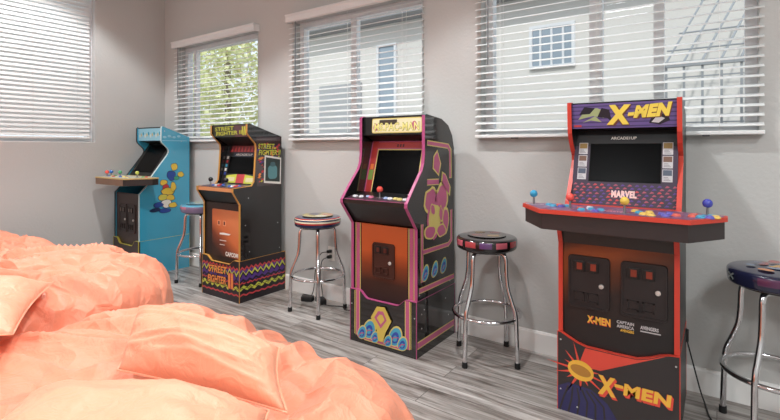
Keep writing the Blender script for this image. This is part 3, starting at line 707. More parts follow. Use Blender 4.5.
# loose colour patches where the side picture sits
a = Art((W,0,0), (0,1,0), (0,0,1))
SK = mat('skin_yellow_print', (222,190,70), 0.35); NAVY = mat('side_navy_print', (44,74,150), 0.35); INK = mat('ink_blue_print', (30,48,84), 0.35)
for i, (u, v, ru, rv, m) in enumerate(((0.36,1.055,0.035,0.04,SK),(0.33,0.965,0.05,0.055,NAVY),(0.43,0.98,0.035,0.03,SK),(0.245,0.90,0.04,0.035,SK),(0.27,0.85,0.035,0.04,CRIM),(0.29,0.81,0.075,0.04,SK),(0.35,0.86,0.03,0.05,SK),(0.24,0.755,0.05,0.035,YT),(0.32,0.745,0.05,0.04,SK),(0.275,0.69,0.06,0.045,WHT),(0.20,0.685,0.05,0.03,NAVY),(0.345,0.67,0.05,0.03,SK),(0.17,0.635,0.06,0.02,INK),(0.26,0.62,0.06,0.022,NAVY),(0.38,0.94,0.03,0.02,mat('green_print',(60,150,110),0.35)))):
    blob(u, v, ru, rv, 20+i, INK, m, 1+i*1.0, 16, 0.88)
a.build('side_print', sr)
a = Art((W,0,0), (0,1,0), (0,0,1)); a.line([(0.235,1.325),(0.50,1.325)], 0.006, BLUEP); [a.ell(0.26+0.05*k, 1.36+0.01*(k % 2), 0.02, 0.012, BLUEP, 1) for k in range(4)]; a.build('header_marking', sr)  # pale blue line and ovals across the top of the side panel
fr, sd = riser(t, W, 0.53, 0.345, scoop(0.17, 0.345, 0.055), mat('front_brown', (0,0,0)), BLUE, YT)
screws_x(sr, [(0.26,1.42),(0.33,1.36),(0.44,1.32)], W)

# ---- the red-trimmed cabinet with the wide deck
RED = mat('red_trim', (205,64,48), 0.4); YEX = mat('amber_print', (232,178,66), 0.4); REX = mat('red_print', (218,76,60), 0.4)
VIO = mat('violet_print', (104,84,140), 0.3)
t = thing('arcade_cabinet', 'black arcade cabinet with red edge trim and wide four-player deck, nearest the camera', 'arcade cabinet', (-0.376, 2.29, 0))
W = 0.2475; iw = W-PT
prof = [(0.012,0.375),(0.012,0.80),(-0.02,0.87),(-0.02,0.90),(0.12,0.955),(0.135,0.985),(0.24,1.145),(0.262,1.185),(0.262,1.215),(0.21,1.275),(0.182,1.325),(0.178,1.36),(0.17,1.476),(0.20,1.48),(0.50,1.42),(0.50,0.375)]
sl = side_panel(t, -W, prof, BLACK, RED, range(0,14)); sr = side_panel(t, W-PT, prof, BLACK, RED, range(0,14))
fp = obj('front_panel', BX(-iw, iw, 0.022, 0.036, 0.27, 0.80), gradient_mat('ember_fade_print', [(0,(34,31,31)),(0.42,(44,35,33)),(0.60,(96,50,30)),(0.78,(150,72,32)),(0.9,(140,66,30)),(1,(52,36,30))], 2, 0.35, 0.90, axis2=(0,-0.45)), t)
a = Art((0,0.022,0), (1,0,0), (0,0,1))
a.text('X-MEN', -0.12, -0.02, 0.432, 0.468, REX, 1, 0.07); a.text('X-MEN', -0.121, -0.021, 0.435, 0.469, YEX, 2, 0.03); a.build('lettering', fp); a = Art((0,0.022,0), (1,0,0), (0,0,1))
SIL = mat('silver_print', (196,190,190), 0.4); a.text('CAPTAIN', 0.005, 0.075, 0.458, 0.472, SIL, 1, 0.03); a.text('AMERICA', 0.005, 0.075, 0.440, 0.454, SIL, 1, 0.03); a.text('AVENGERS', 0.02, 0.075, 0.424, 0.436, YEX, 1, 0.03); a.build('lettering', fp); a = Art((0,0.022,0), (1,0,0), (0,0,1))
a.text('AVENGERS', 0.10, 0.17, 0.452, 0.468, SIL, 1, 0.04); a.rect(0.10, 0.178, 0.441, 0.446, SIL, 1)
a.build('lettering', fp)
DRM = mat('door_charcoal', (40,33,33), 0.45); EMB = mat('ember_slot', (150,58,40), 0.35)
coin_door(t, -0.205, -0.022, 0.50, 0.745, 0.022, EMB, DRM); coin_door(t, 0.022, 0.205, 0.50, 0.745, 0.022, EMB, DRM, 0.5)
obj('upper_front_panel', BX(-iw, iw, 0.010, 0.022, 0.80, 0.90), mat('charcoal_panel', (48,46,46), 0.4), t)
zt = 0.972
plan = [(-0.425,0.06),(-0.425,0.012),(-0.285,-0.172),(0.293,-0.172),(0.412,0.010),(0.412,0.06),(iw-0.002,0.10),(iw-0.002,0.20),(-iw+0.002,0.20),(-iw+0.002,0.10)]
bm = bmesh.new(); ins = [(x*0.975, y+0.010 if y < 0.03 else y) for x, y in plan]; prism_z(bm, ins, zt-0.090, zt-0.018)
cp = obj('control_panel', bm, mat('deck_maroon_black', (48,38,38), 0.4), t)
bm = bmesh.new(); prism_z(bm, plan, zt-0.018, zt); dk = obj('deck_top', bm, RED, cp, label='red edged deck top')
a = Art((0,0,zt), (1,0,0), (0,1,0)); inn = [(-0.41,0.052),(-0.412,0.014),(-0.279,-0.160),(0.287,-0.160),(0.400,0.012),(0.398,0.052),(0.235,0.092),(-0.235,0.092)]
a.poly(inn, mat('deck_violet', (120,84,118), 0.35))
rr = random.Random(11)
for i in range(60):
    u, v = rr.uniform(-0.3,0.3), rr.uniform(-0.15,0.08); q = rr.uniform(0.006,0.016)
    a.poly([(u,v),(u+q*1.6,v+q*0.2),(u+q*1.3,v+q),(u-q*0.2,v+q*0.7)], [CRIM, mat('deck_pale', (196,176,190), 0.4), PURP][i % 3], 1+i*0.02)
for u in (-0.36, 0.345): a.ell(u, 0.0, 0.045, 0.03, mat('deck_pale', (0,0,0)), 3); a.ell(u, 0.0, 0.03, 0.014, mat('deck_dark_print', (70,64,70), 0.4), 4)  # pale oval with a smaller dark grey oval around each outer stick
a.text('MARVEL', -0.03, 0.06, -0.10, -0.06, mat('deck_pink_letter', (222,150,170), 0.4), 4, 0.05)
a.build('deck_print', cp)
TQ = mat('turquoise_ball', (52,150,190), 0.25); CR = mat('coral_red_ball', (0,0,0)); YW = mat('amber_ball', (226,190,80), 0.25); VB = mat('violet_blue_ball', (70,76,170), 0.25)
for x, y, m in ((-0.365,0.0,TQ),(-0.175,-0.07,CR),(0.055,-0.10,YW),(0.345,0.0,VB)): ball_stick(cp, x, y, zt, m, 0.034, 0.0185)
TB = mat('turquoise_button', (80,158,190), 0.3); VBB = mat('violet_button', (104,100,180), 0.3); AB = mat('amber_button', (226,190,100), 0.3); CRB = mat('coral_button', (218,104,90), 0.3)
for x, y, m in ((-0.29,0.0,TB),(-0.262,-0.03,TB),(-0.245,0.01,CRB),(-0.225,-0.03,VBB),(-0.205,0.0,TB),(-0.12,-0.10,TB),(-0.085,-0.06,TB),(-0.06,-0.11,VBB),(-0.045,-0.07,TB),(-0.135,-0.05,CRB),(-0.10,-0.02,WHB),(0.085,-0.02,AB),(0.105,-0.06,TB),(0.125,-0.10,AB),(0.14,-0.03,AB),(0.155,-0.12,AB),(0.19,-0.06,VBB),(0.205,-0.10,VBB),(0.215,-0.03,VBB),(0.24,-0.07,CRB),(0.295,-0.06,CRB),(0.30,-0.02,CRB),(0.322,-0.07,TB),(0.335,-0.045,TB),(0.352,-0.06,VBB),(0.372,-0.035,AB),(0.36,-0.02,TB)): button(cp, x, y, zt, m, 0.0145)
bm = bmesh.new(); plate_between(bm, iw, (0.165,0.972), (0.275,1.345), 0.012); bz = obj('bezel', bm, INNER, t)
d = Vector((0,0.11,0.373)).normalized(); hB = math.hypot(0.11,0.373); o_ = Vector((-iw,0.165,0.972)); a = Art(o_, (1,0,0), d)
BV = mat('bezel_violet', (52,36,58), 0.4)
a.rect(0,2*iw,0,0.115,BV); a.rect(0,0.075,0,0.30,BV,0.2); a.rect(2*iw-0.065,2*iw,0,0.30,BV,0.2); a.rect(0,2*iw,0.305,hB,mat('bezel_black', (20,18,20), 0.4))
rr = random.Random(2)
for i in range(15):
    for j in range(7):
        u = 0.006 + 0.031*i + 0.010*(j % 2); v = 0.006+0.015*j
        if v > 0.10: continue
        a.poly([(u,v),(u+0.02,v+0.003),(u+0.016,v+0.008),(u+0.008,v+0.011)], [CRIM, PURP, mat('bezel_rose', (160,70,90), 0.4)][rr.randrange(3)], 1)
for xx in (0.022, 2*iw-0.062):
    for k in range(3):
        v = 0.125+0.066*k; a.rect(xx,xx+0.042,v,v+0.06,mat('card_pale', (190,188,190), 0.4),1); a.rect(xx+0.003,xx+0.039,v+0.030,v+0.057,mat(('card_slate','card_brown','card_ochre')[k], ((74,84,100),(110,78,62),(150,120,60))[k], 0.4),2)
        for q in range(3): a.rect(xx+0.006,xx+0.034-0.005*q,v+0.006+0.007*q,v+0.009+0.007*q,mat('card_ink',(120,118,122),0.4),2)
a.text('MARVEL', 0.185, 0.295, 0.040, 0.075, mat('marvel_pale', (232,196,190), 0.4), 3, 0.06)
a.text('ARCADE1UP', 0.17, 0.285, 0.333, 0.348, WHT, 3, 0.03)
a.build('bezel_print', bz)
a = Art(o_, (1,0,0), d, 0.002); a.rect(0.078,2*iw-0.068,0.118,0.312,SCREEN); a.build('screen', t)
bm = bmesh.new(); prism_x(bm, [(0.195,1.348),(0.185,1.470),(0.22,1.470),(0.22,1.348)], -iw, iw); mq = obj('marquee', bm, BLACK, t)
a = Art((-iw,0.195,1.348), (1,0,0), (0,-0.010,0.122)); a.rect(0,2*iw,0.0,0.122,VIO)
for j in range(6): a.rect(0.0,2*iw,0.006+0.02*j,0.012+0.02*j,mat('violet_line', (70,56,104), 0.35),0.5)
for P, m, L in (([(0.03,0.045),(0.10,0.062),(0.15,0.05),(0.17,0.075),(0.12,0.10),(0.07,0.10)], mat('sage_print',(160,170,120),0.4), 1), ([(0.035,0.07),(0.085,0.072),(0.11,0.10),(0.06,0.108)], mat('ink_print',(0,0,0)), 2), ([(0.12,0.055),(0.165,0.05),(0.185,0.03),(0.175,0.09),(0.14,0.10)], mat('ink_print',(0,0,0)), 2), ([(0.05,0.03),(0.09,0.04),(0.14,0.03),(0.11,0.06)], mat('sage_print',(0,0,0)), 3), ([(0.345,0.02),(0.39,0.012),(0.43,0.03),(0.42,0.062),(0.36,0.058)], mat('ink_print',(0,0,0)), 4), ([(0.355,0.024),(0.385,0.02),(0.41,0.04),(0.38,0.055)], SIL, 5)): a.poly(P, m, L)
a.rect(0.01,0.045,0.008,0.018,CRIM,3)
for k, (m, L) in enumerate(((mat('lettering_brown', (110,60,40), 0.4),6),(mat('lettering_amber', (236,208,84), 0.4),7))):
    o2 = 0.004*(1-k)
    a.text('X', 0.162+o2, 0.262+o2, 0.016-o2, 0.112-o2, m, L, 0.12-0.06*k, 0.1); a.text('-MEN', 0.252+o2, 0.425+o2, 0.044-o2, 0.102-o2, m, L, 0.12-0.05*k, 0.25, 0.04, 0.12)
a.build('marquee_print', mq)
bm = bmesh.new(); prism_x(bm, [(0.20,1.47),(0.20,1.478),(0.492,1.418),(0.492,0.40),(0.48,0.40),(0.48,1.408)], -iw, iw); obj('back_panel', bm, INNER, t)
bm = bmesh.new(); plate_between(bm, iw, (0.22,1.352), (0.285,1.345), 0.006); obj('speaker_panel', bm, INNER, t)
dip = [(-0.235,0.37),(-0.20,0.352),(-0.16,0.334),(-0.12,0.324),(0.0,0.322),(0.09,0.324),(0.14,0.34),(0.175,0.358),(0.21,0.368)]
fr, sd = riser(t, W+0.001, 0.50, 0.372, dip, mat('riser_charcoal', (50,45,45), 0.4), BLACK, RED)
a = Art((0,0,0), (1,0,0), (0,0,1))
a.poly([(-0.125,0.320),(0.0,0.319),(0.09,0.321),(0.14,0.337),(0.175,0.355),(0.20,0.363),(-0.06,0.232),(-0.155,0.232)], REX)
bx_, bz_ = -0.145, 0.21
for k in range(15):
    an = 2*pi*k/15 + 0.1; ln = 0.07 + 0.032*((k*5) % 3)
    a.poly([(bx_+0.05*cos(an-0.12), bz_+0.045*sin(an-0.12)), (bx_+ln*1.2*cos(an), bz_+ln*sin(an)), (bx_+0.05*cos(an+0.12), bz_+0.045*sin(an+0.12))], REX, 1)
a.ell(bx_, bz_, 0.058, 0.046, YEX, 2, 24, -0.2); a.ell(bx_, bz_, 0.046, 0.024, mat('visor_ochre', (176,122,52), 0.4), 3, 24, -0.2)
NV = mat('riser_navy', (48,46,88), 0.4)
a.poly([(-0.25,0.0),(-0.25,0.11),(-0.20,0.14),(-0.10,0.135),(-0.03,0.09),(0.03,0.0)], NV, 1)
for k in range(6): a.line([(-0.24+0.04*k,0.0),(-0.22+0.035*k,0.07),(-0.20+0.02*k,0.125)], 0.008, mat('riser_charcoal', (0,0,0)), 2)
def ext(s_, u0, u1, v0, v1, **k):
    for q in range(4): a.text(s_, u0+0.0026*q, u1+0.0026*q, v0-0.0035*q, v1-0.0035*q, REX, 4+0.1*q, 0.06, **k)
    a.text(s_, u0, u1, v0, v1, YEX, 6, 0.045, **k)
ext('X', -0.070, 0.005, 0.128, 0.215); ext('-', 0.0, 0.035, 0.178, 0.192); ext('MEN', 0.035, 0.215, 0.152, 0.205, slope=0.0, shear=0.1)
a.build('riser_print', fr)
screws(fr, [(-W+0.012,0.335),(-W+0.012,0.10),(W-0.012,0.33),(-0.16,0.035)], 0)

# ------------------------------------------------------------------ bar stools
def stool(label, loc, rz, seat_mats, rim_fn=None, top_art=None, dome_m=0):
    t = thing('bar_stool', label, 'bar stool', loc, rz, 'chrome bar stools')
    r = 0.176
    rim = rim_fn or (lambda z: 0)
    prof = [(0.0,0.652,0),(0.155,0.652,0)]
    for k in range(7):
        th = -pi/2 + pi*k/12*1.0
        prof.append((r - 0.016 + 0.016*cos(th), 0.668 + 0.016*sin(th), rim(0)))
    zz = [0.668+0.044*k/4 for k in range(1,5)]
    for i, z in enumerate(zz): prof.append((r + 0.003*sin(pi*(i+1)/5), z, rim(i+1)))
    for k in range(1,6):
        th = pi/2*k/5; prof.append((r - 0.02 + 0.02*cos(th), 0.712 + 0.012*sin(th), 0 if k > 2 else rim(5)))
    prof += [(0.11,0.729,dome_m),(0.05,0.732,dome_m),(0.0,0.733,dome_m)]
    bm = bmesh.new(); lathe(bm, prof, 48); st = obj('seat', bm, seat_mats, t, smooth=True)
    if top_art:
        a = Art((0,0,0.7335), (1,0,0), (0,1,0), 0.0005); top_art(a); a.build('seat_print', st)
    bm = bmesh.new(); lathe(bm, [(0.0,0.640),(0.135,0.640),(0.135,0.652),(0.0,0.652)], 32); obj('seat_plate', bm, BLACKP, t, smooth=True)
    for k in range(4):
        an = pi/2*k + pi/4; c, s_ = cos(an), sin(an)
        path = [(0.07,0.630),(0.115,0.630),(0.132,0.612),(0.136,0.57),(0.139,0.50),(0.147,0.44),(0.172,0.37),(0.194,0.315),(0.202,0.265),(0.206,0.15),(0.210,0.022)]
        bm = bmesh.new(); tube(bm, smooth_path([(c*q, s_*q, z) for q, z in path], 5), 0.0128, 12)
        lg = obj('leg', bm, CHROME, t, smooth=True)
        bm = bmesh.new(); lathe(bm, [(0.0,0.0),(0.0155,0.0),(0.0165,0.004),(0.0155,0.032),(0.0,0.032)], 14, (c*0.210, s_*0.210, 0)); obj('rubber_foot', bm, RUBBER, lg, smooth=True)
    bm = bmesh.new(); tube(bm, [(0.196*cos(2*pi*k/48), 0.196*sin(2*pi*k/48), 0.272) for k in range(48)], 0.011, 10, closed=True); obj('foot_ring', bm, CHROME, t, smooth=True)
    return t
def vinyl(n, c): return mat(n, c, 0.18, coat=0.6)
for n_, c_ in (('seat_navy',(34,40,74)),('seat_cream',(232,226,200)),('seat_red',(182,60,56)),('seat_amber_print',(196,150,70))): vinyl(n_, c_)
def art_blue(a):
    a.ell(0,0,0.13,0.13,vinyl('seat_blue_print',(110,176,196)),0,28); a.ell(-0.03,0.02,0.05,0.04,vinyl('seat_yellow_print',(200,190,110)),1,16)
def art_stripe(a):
    a.ell(0,0.0,0.12,0.12,vinyl('seat_gold_print',(206,180,84)),0,28); a.ell(-0.05,0.02,0.05,0.07,vinyl('seat_navy',(34,40,74)),1,16,0.5); a.ell(0.06,-0.03,0.045,0.04,vinyl('seat_cream',(232,226,200)),1,16); a.ell(0.05,0.06,0.05,0.03,vinyl('seat_red',(182,60,56)),1,16)
def art_black(a):
    a.ell(0,0,0.115,0.115,vinyl('seat_ink',(34,28,30)),-0.5,28)
    for k, (u, v, s_) in enumerate(((-0.06,-0.03,0.03),(0.03,-0.05,0.035),(0.06,0.05,0.03),(-0.03,0.06,0.03))):
        a.rr(u-s_,u+s_,v-s_*0.5,v+s_*0.5,0.008,[vinyl('seat_rose_print',(178,70,60)),vinyl('seat_amber_print',(196,150,70))][k % 2],k)
def art_hero(a):
    rr = random.Random(5)
    for i in range(16):
        an = rr.uniform(0,2*pi); q = rr.uniform(0.02,0.125); a.ell(q*cos(an),q*sin(an),rr.uniform(0.015,0.035),rr.uniform(0.01,0.022),[vinyl('seat_orange_print',(206,120,58)),vinyl('seat_amber_print',(0,0,0)),vinyl('seat_red',(0,0,0)),vinyl('seat_steel_print',(110,130,160))][i % 4],1+i*0.3,14,rr.uniform(0,3))
SB = vinyl('seat_blue', (92,160,186))
stool('chrome bar stool with pale blue seat beside the blue cabinet', (-3.98,2.56,0), R(12), [SB, vinyl('seat_mauve',(122,110,140)), vinyl('seat_rose',(190,110,130))], lambda i: (1 if i in (0,1) else ((lambda k, n: 2 if 27 < k < 36 else 1) if i in (2,3) else 0)), art_blue)
stool('chrome bar stool with red, white and navy striped seat before the wall outlet', (-2.525,2.62,0), 0, [vinyl('seat_navy',(0,0,0)), vinyl('seat_cream',(0,0,0)), vinyl('seat_red',(0,0,0))], lambda i: [0,2,1,0,1,2][min(i,5)], art_stripe)
TILE = [vinyl('seat_black',(28,24,26)), vinyl('seat_pink_tile',(206,106,120)), vinyl('seat_rose_tile',(176,66,72)), vinyl('seat_plum_tile',(96,60,110))]
stool('chrome bar stool with black seat ringed by pink picture tiles', (-1.13,2.615,0), R(33), TILE, lambda i: (lambda k, n: 0 if k % 4 == 0 else 1 + (k//4) % 3) if i in (1,2,3) else 0, art_black)
t4 = stool('chrome bar stool with glossy navy seat, cut off by the right edge of the photo', (0.213,2.618,0), R(20), [vinyl('seat_deep_navy',(30,32,58)), vinyl('seat_purple',(84,40,74))], lambda i: (lambda k, n: 1 if (k//5) % 3 == 0 else 0) if i in (1,2,3) else 0, art_hero)
# silver emblem on the rim of the navy seat
a = Art((0,0,0), (1,0,0), (0,0,1)); a.bm.free()
bm = bmesh.new()
an0 = R(205) - R(20)
for k in range(2):
    for s_ in range(7):
        u = an0 + (s_-3)*0.03; zc = 0.690 + (s_-3)*0.0035*(1 if k else -1)
        p = [bm.verts.new((0.1805*cos(u+du), 0.1805*sin(u+du), zc+dz)) for du, dz in ((-0.018,-0.004),(0.018,-0.004),(0.018,0.004),(-0.018,0.004))]; bm.faces.new(p)
obj('emblem', bm, mat('emblem_silver', (170,180,175), 0.35, 0.3), [c for c in t4.children if c.name.startswith('seat') and 'plate' not in c.name][0])

# ------------------------------------------------------------------ beds, duvets, pillows
def drape(name, label, x0, x1, y0, y1, H, r, corner, seed, ang, amp, step=0.0125, skirt=0.30, foot=None, cut_sides=()):
    """cloth over a mattress: flat top, rounded edge, hanging sides; folds pushed along the normal"""
    ext_ = r*pi/2 + skirt
    nx = int((x1-x0-2*r+2*ext_)/step); ny = int((y1-y0-2*r+2*ext_)/step)
    cx, cy = (x0+x1)/2, (y0+y1)/2; hx, hy = (x1-x0)/2-r, (y1-y0)/2-r
    cr = corner
    P = []; NN = []
    ca_, sa_ = cos(ang), sin(ang)
    for j in range(ny+1):
        for i in range(nx+1):
            px = -hx-ext_ + (2*hx+2*ext_)*i/nx; py = -hy-ext_ + (2*hy+2*ext_)*j/ny
            # nearest point on the inner rounded rectangle
            qx, qy = max(-hx+cr, min(hx-cr, px)), max(-hy+cr, min(hy-cr, py))
            dx, dy = px-qx, py-qy; dd = math.hypot(dx, dy)
            if dd <= cr: bx, by, d, n = px, py, 0.0, (0,0)
            else: n = (dx/dd, dy/dd); bx, by = qx+n[0]*cr, qy+n[1]*cr; d = dd-cr
            # keep cloth length bounded on the corners
            d = min(d, ext_)
            th = d/r
            if th < pi/2: hor, z, N = r*sin(th), H-r*(1-cos(th)), Vector((n[0]*sin(th), n[1]*sin(th), cos(th)))
            else:
                e = d-r*pi/2; hor, z, N = r+0.05*e, H-r-e, Vector((n[0], n[1], 0.05))
            P.append(Vector((cx+bx+n[0]*hor, cy+by+n[1]*hor, z))); NN.append((N, px, py, d))
    bm = bmesh.new(); vs = []
    S = Vector((seed*3.7, seed*1.3, seed))
    for p, (N, px, py, d) in zip(P, NN):
        u, v = px*ca_+py*sa_, -px*sa_+py*ca_
        w = noise.noise_vector(Vector((px*1.4, py*1.4, 0))+S)*0.34
        uu, vv = u+w.x, v+w.y
        rg = noise.ridged_multi_fractal(Vector((uu*1.8, vv*5.6, 0.3))+S, 0.9, 2.1, 3, 0.95, 1.9, noise_basis='PERLIN_ORIGINAL')
        f1 = 1-abs(noise.noise(Vector((uu*0.9+5, vv*6.5, 2.3))+S)*2.6); f1 = max(0, f1)**2
        f2 = 1-abs(noise.noise(Vector((uu*2.0-3, vv*7.0+uu*3.5, 6.1))+S)*3.2); f2 = max(0, f2)**3
        big = noise.noise(Vector((px*2.1, py*2.1, 7.7))+S)
        msk = 0.55+0.9*max(0, noise.noise(Vector((px*1.5, py*1.5, 12.0))+S)+0.3)
        h = amp*((0.80*rg + 1.0*f1 - 0.95*f2)*msk + 0.40*big)
        h *= 1-0.80*min(1, d/(r*1.25))
        if p.z < 0.12: h *= max(0, p.z/0.12)
        q = p + N*(h+amp*0.3)
        q.z = max(q.z, 0.006)
        vs.append(bm.verts.new(q))
    W_ = nx+1
    for j in range(ny):
        for i in range(nx): bm.faces.new((vs[j*W_+i], vs[j*W_+i+1], vs[(j+1)*W_+i+1], vs[(j+1)*W_+i]))
    o = obj(name, bm, DUVET, smooth=False)
    for p in o.data.polygons: p.use_smooth = True
    tag(o, label, 'duvet', 'coral duvets')
    return o
MATT = mat('mattress_white', (226,220,212), 0.8); BASE = mat('bed_base_grey', (112,106,100), 0.7)
def bed(label, x0, x1, y0, y1, H):
    t = thing('bed', label, 'bed', ((x0+x1)/2, (y0+y1)/2, 0), 0, 'low beds in a row')
    w, l = (x1-x0)/2, (y1-y0)/2
    bm = bmesh.new(); box(bm, -w, w, -l, l, 0.06, 0.22); bevel(bm, 0.02); obj('bed_base', bm, BASE, t)
    bm = bmesh.new(); box(bm, -w, w, -l, l, 0.225, H); bevel(bm, 0.06, 3); obj('mattress', bm, MATT, t, smooth=True)
    for sx in (-1,1):
        for sy in (-1,1):
            x, y = sx*(w-0.08), sy*(l-0.08); obj('leg', BX(x-0.025, x+0.025, y-0.025, y+0.025, 0, 0.06), BLACKP, t)
ROWS = [(-5.03,-3.53,-0.60,1.47,0.53,'far'), (-3.48,-2.27,-0.60,1.49,0.575,'mid'), (-2.24,-0.53,-0.60,1.29,0.515,'near')]
BL = ['low bed under the coral duvet by the left wall', 'low bed under the middle coral duvet', 'low bed under the coral duvet in the foreground']
DL = ['farthest coral duvet, rumpled, against the left wall below the window', 'crumpled coral duvet in the middle of the row, many folds', 'coral duvet in the foreground with two pillows lying on it']
ANG = [R(38), R(56), R(62)]
for k, (x0, x1, y0, y1, H, w_) in enumerate(ROWS):
    bed(BL[k], x0+0.14, x1-0.14, y0+0.12, y1-0.16, H-0.045)
    drape('duvet', DL[k], x0+0.03, x1-0.03, y0+0.03, y1-0.03, H, 0.17, 0.26, 3+k*5, ANG[k], (0.046,0.056,0.040)[k])

def pillow(label, c00, c10, c11, c01, th, seed, n=40):
    """cushion stretched over four corners (world points): puffed middle, thin seam, tucked corners"""
    A, B, Cc, D = [Vector(c) for c in (c00, c10, c11, c01)]
    ctr = (A+B+Cc+D)/4; nrm = ((B-A)+(Cc-D)).cross((D-A)+(Cc-B)).normalized()
    if nrm.z < 0: nrm = -nrm
    bm = bmesh.new(); G = {}
    S = Vector((seed*2.1, seed, seed*0.7))
    for side in (1, -1):
        for j in range(n+1):
            for i in range(n+1):
                u, v = i/n, j/n
                edge = i in (0,n) or j in (0,n)
                if edge and side == -1: G[side,i,j] = G[1,i,j]; continue
                uu, vv = 2*u-1, 2*v-1
                p = (A*(1-u)+B*u)*(1-v) + (D*(1-u)+Cc*u)*v
                pull = 0.07*((1-uu*uu)*abs(vv)**3 + (1-vv*vv)*abs(uu)**3)   # seams bow inwards between the corners
                p = p + (ctr-p)*pull
                hgt = ((1-abs(uu)**2.6)*(1-abs(vv)**2.6))**0.55
                q = Vector((u*3.2, v*2.6, side))
                wr = noise.noise(q*1.3+S)*0.16 + (max(0, 1-abs(noise.noise(Vector((u*2.2+v*1.2, v*7-u*2, side))+S)*2.2))**2)*0.13
                cornerw = max(0, abs(uu)*abs(vv)-0.25); wr += 0.12*cornerw*sin(26*(uu*vv)+seed)
                h = th*0.5*hgt*(1+wr) * (1.0 if side > 0 else 0.4)
                G[side,i,j] = bm.verts.new(p + nrm*h*side)
        for j in range(n):
            for i in range(n):
                q = (G[side,i,j], G[side,i+1,j], G[side,i+1,j+1], G[side,i,j+1])
                bm.faces.new(q if side > 0 else q[::-1])
    # piped seam
    loop = [(i,0) for i in range(n)] + [(n,j) for j in range(n)] + [(i,n) for i in range(n,0,-1)] + [(0,j) for j in range(n,0,-1)]
    pts = [G[1,i,j].co.copy() for i, j in loop]
    t = thing('pillow', label, 'pillow', tuple(ctr), 0, 'peach pillows')
    for v in bm.verts: v.co -= ctr
    obj('cushion', bm, PILLOW, t, smooth=False)
    for p in t.children[0].data.polygons: p.use_smooth = True
    bm = bmesh.new(); tube(bm, [p-ctr for p in pts], 0.0032, 6, closed=True); obj('piping', bm, PILLOW, t, smooth=True)
    return t
F_, A_, Y0_, H_ = 465.0, R(35.11), 148.0, 1.25
pillow('plump peach pillow lying uppermost, leaning on the pillow below it', (-1.36,0.62,0.635), (-0.835,0.765,0.620), (-0.974,0.863,0.705), (-1.595,0.797,0.715), 0.20, 3)
pillow('peach pillow tucked under the uppermost one in the foreground', (-1.085,0.154,0.635), (-0.578,0.474,0.625), (-0.872,0.739,0.625), (-1.409,0.440,0.635), 0.21, 8)
pillow('peach pillow at the left edge lying on the middle duvet', (-2.167,0.127,0.655), (-1.87,0.531,0.645), (-2.401,0.825,0.655), (-2.69,0.433,0.665), 0.16, 5)

# ------------------------------------------------------------------ outside
STUC = bump_noise(mat('cream_stucco', (226,222,216), 0.9), 40, 0.3, 0.01)
obj('ground', BX(-16, 8, YB+0.21, 14, -0.14, -0.02), mat('pale_concrete', (190,186,180), 0.9), kind='structure')
obj('ground.001', BX(-16, XA-0.21, -8, YB+0.2, -0.14, -0.02), mat('pale_concrete', (0,0,0)), kind='structure')
t = thing('building', 'neighbouring cream stucco building with tiled eave seen through the blinds', 'building', (-2.0, 6.4, 0))
bm = bmesh.new(); box(bm, -4.6, 6.5, 0, 4.0, 0, 3.45); obj('building_wall', bm, STUC, t)
bm = bmesh.new()
for k in range(58):
    x = -4.9 + 0.2*k
    for q in range(7):
        y = -0.42 + 0.36*q; z = 3.42 + 0.13*q
        pts = [(x+0.095*cos(a_), z+0.075*sin(a_)) for a_ in [pi*i/6 for i in range(7)]]
        va = [bm.verts.new((px, y, pz)) for px, pz in pts]; vb = [bm.verts.new((px, y+0.40, pz+0.13)) for px, pz in pts]
        for i in range(6): bm.faces.new((va[i], va[i+1], vb[i+1], vb[i]))
        bm.faces.new(va)
obj('tile_roof', bm, mat('bleached_clay_tile', (206,196,188), 0.85), t)
obj('eave_board', BX(-4.9, 6.7, -0.40, 0.0, 3.34, 3.41), mat('eave_grey', (150,150,152), 0.8), t)
def bwin(x0, x1, z0, z1, bars):
    bm = bmesh.new(); w = 0.04
    box(bm, x0, x1, -0.05, 0.0, z0, z0+w); box(bm, x0, x1, -0.05, 0, z1-w, z1); box(bm, x0, x0+w, -0.05, 0, z0+w, z1-w); box(bm, x1-w, x1, -0.05, 0, z0+w, z1-w)
    for k in range(1, bars): xx = x0 + (x1-x0)*k/bars; box(bm, xx-0.012, xx+0.012, -0.045, 0, z0+w, z1-w)
    f = obj('window_frame', bm, VINYL, t); obj('pane', BX(x0+w, x1-w, -0.02, -0.002, z0+w, z1-w), mat('blue_grey_pane', (158,172,184), 0.15), f)
bwin(-0.12, 0.48, 2.33, 2.92, 4); bwin(-2.75, -2.35, 1.2, 3.0, 1)
obj('door_panel', BX(-4.1, -3.1, -0.03, 0, 0, 2.4), mat('door_grey', (176,178,180), 0.7), t)
t = thing('trellis_screen', 'white lattice screen with sloped top outside the widest blind', 'lattice screen', (-0.35, 5.2, 0))
GM = mat('galvanised_grey', (160,164,168), 0.5)
bm = bmesh.new()
for k in range(8): x = -0.05 + 0.145*k; box(bm, x-0.010, x+0.010, -0.01, 0.01, 0, 2.02)
for k in range(9): z = 0.2+0.215*k; box(bm, -0.1, 1.05, -0.008, 0.008, z-0.006, z+0.006)
obj('lattice', bm, GM, t); obj('top_rail', BX(-0.1, 1.05, -0.03, 0.03, 2.02, 2.07), GM, t)
bm = bmesh.new()
for k in range(8):
    x = -0.05+0.145*k; tube(bm, [(x,0,2.07),(x+0.35,0.75,2.95)], 0.010, 6)
for k in range(4): tube(bm, [(-0.1+0.0875*k+0.05,0.19*k+0.1,2.2+0.2*k),(1.05+0.0875*k,0.19*k+0.1,2.2+0.2*k)], 0.008, 6)
obj('sloped_lattice', bm, GM, t)
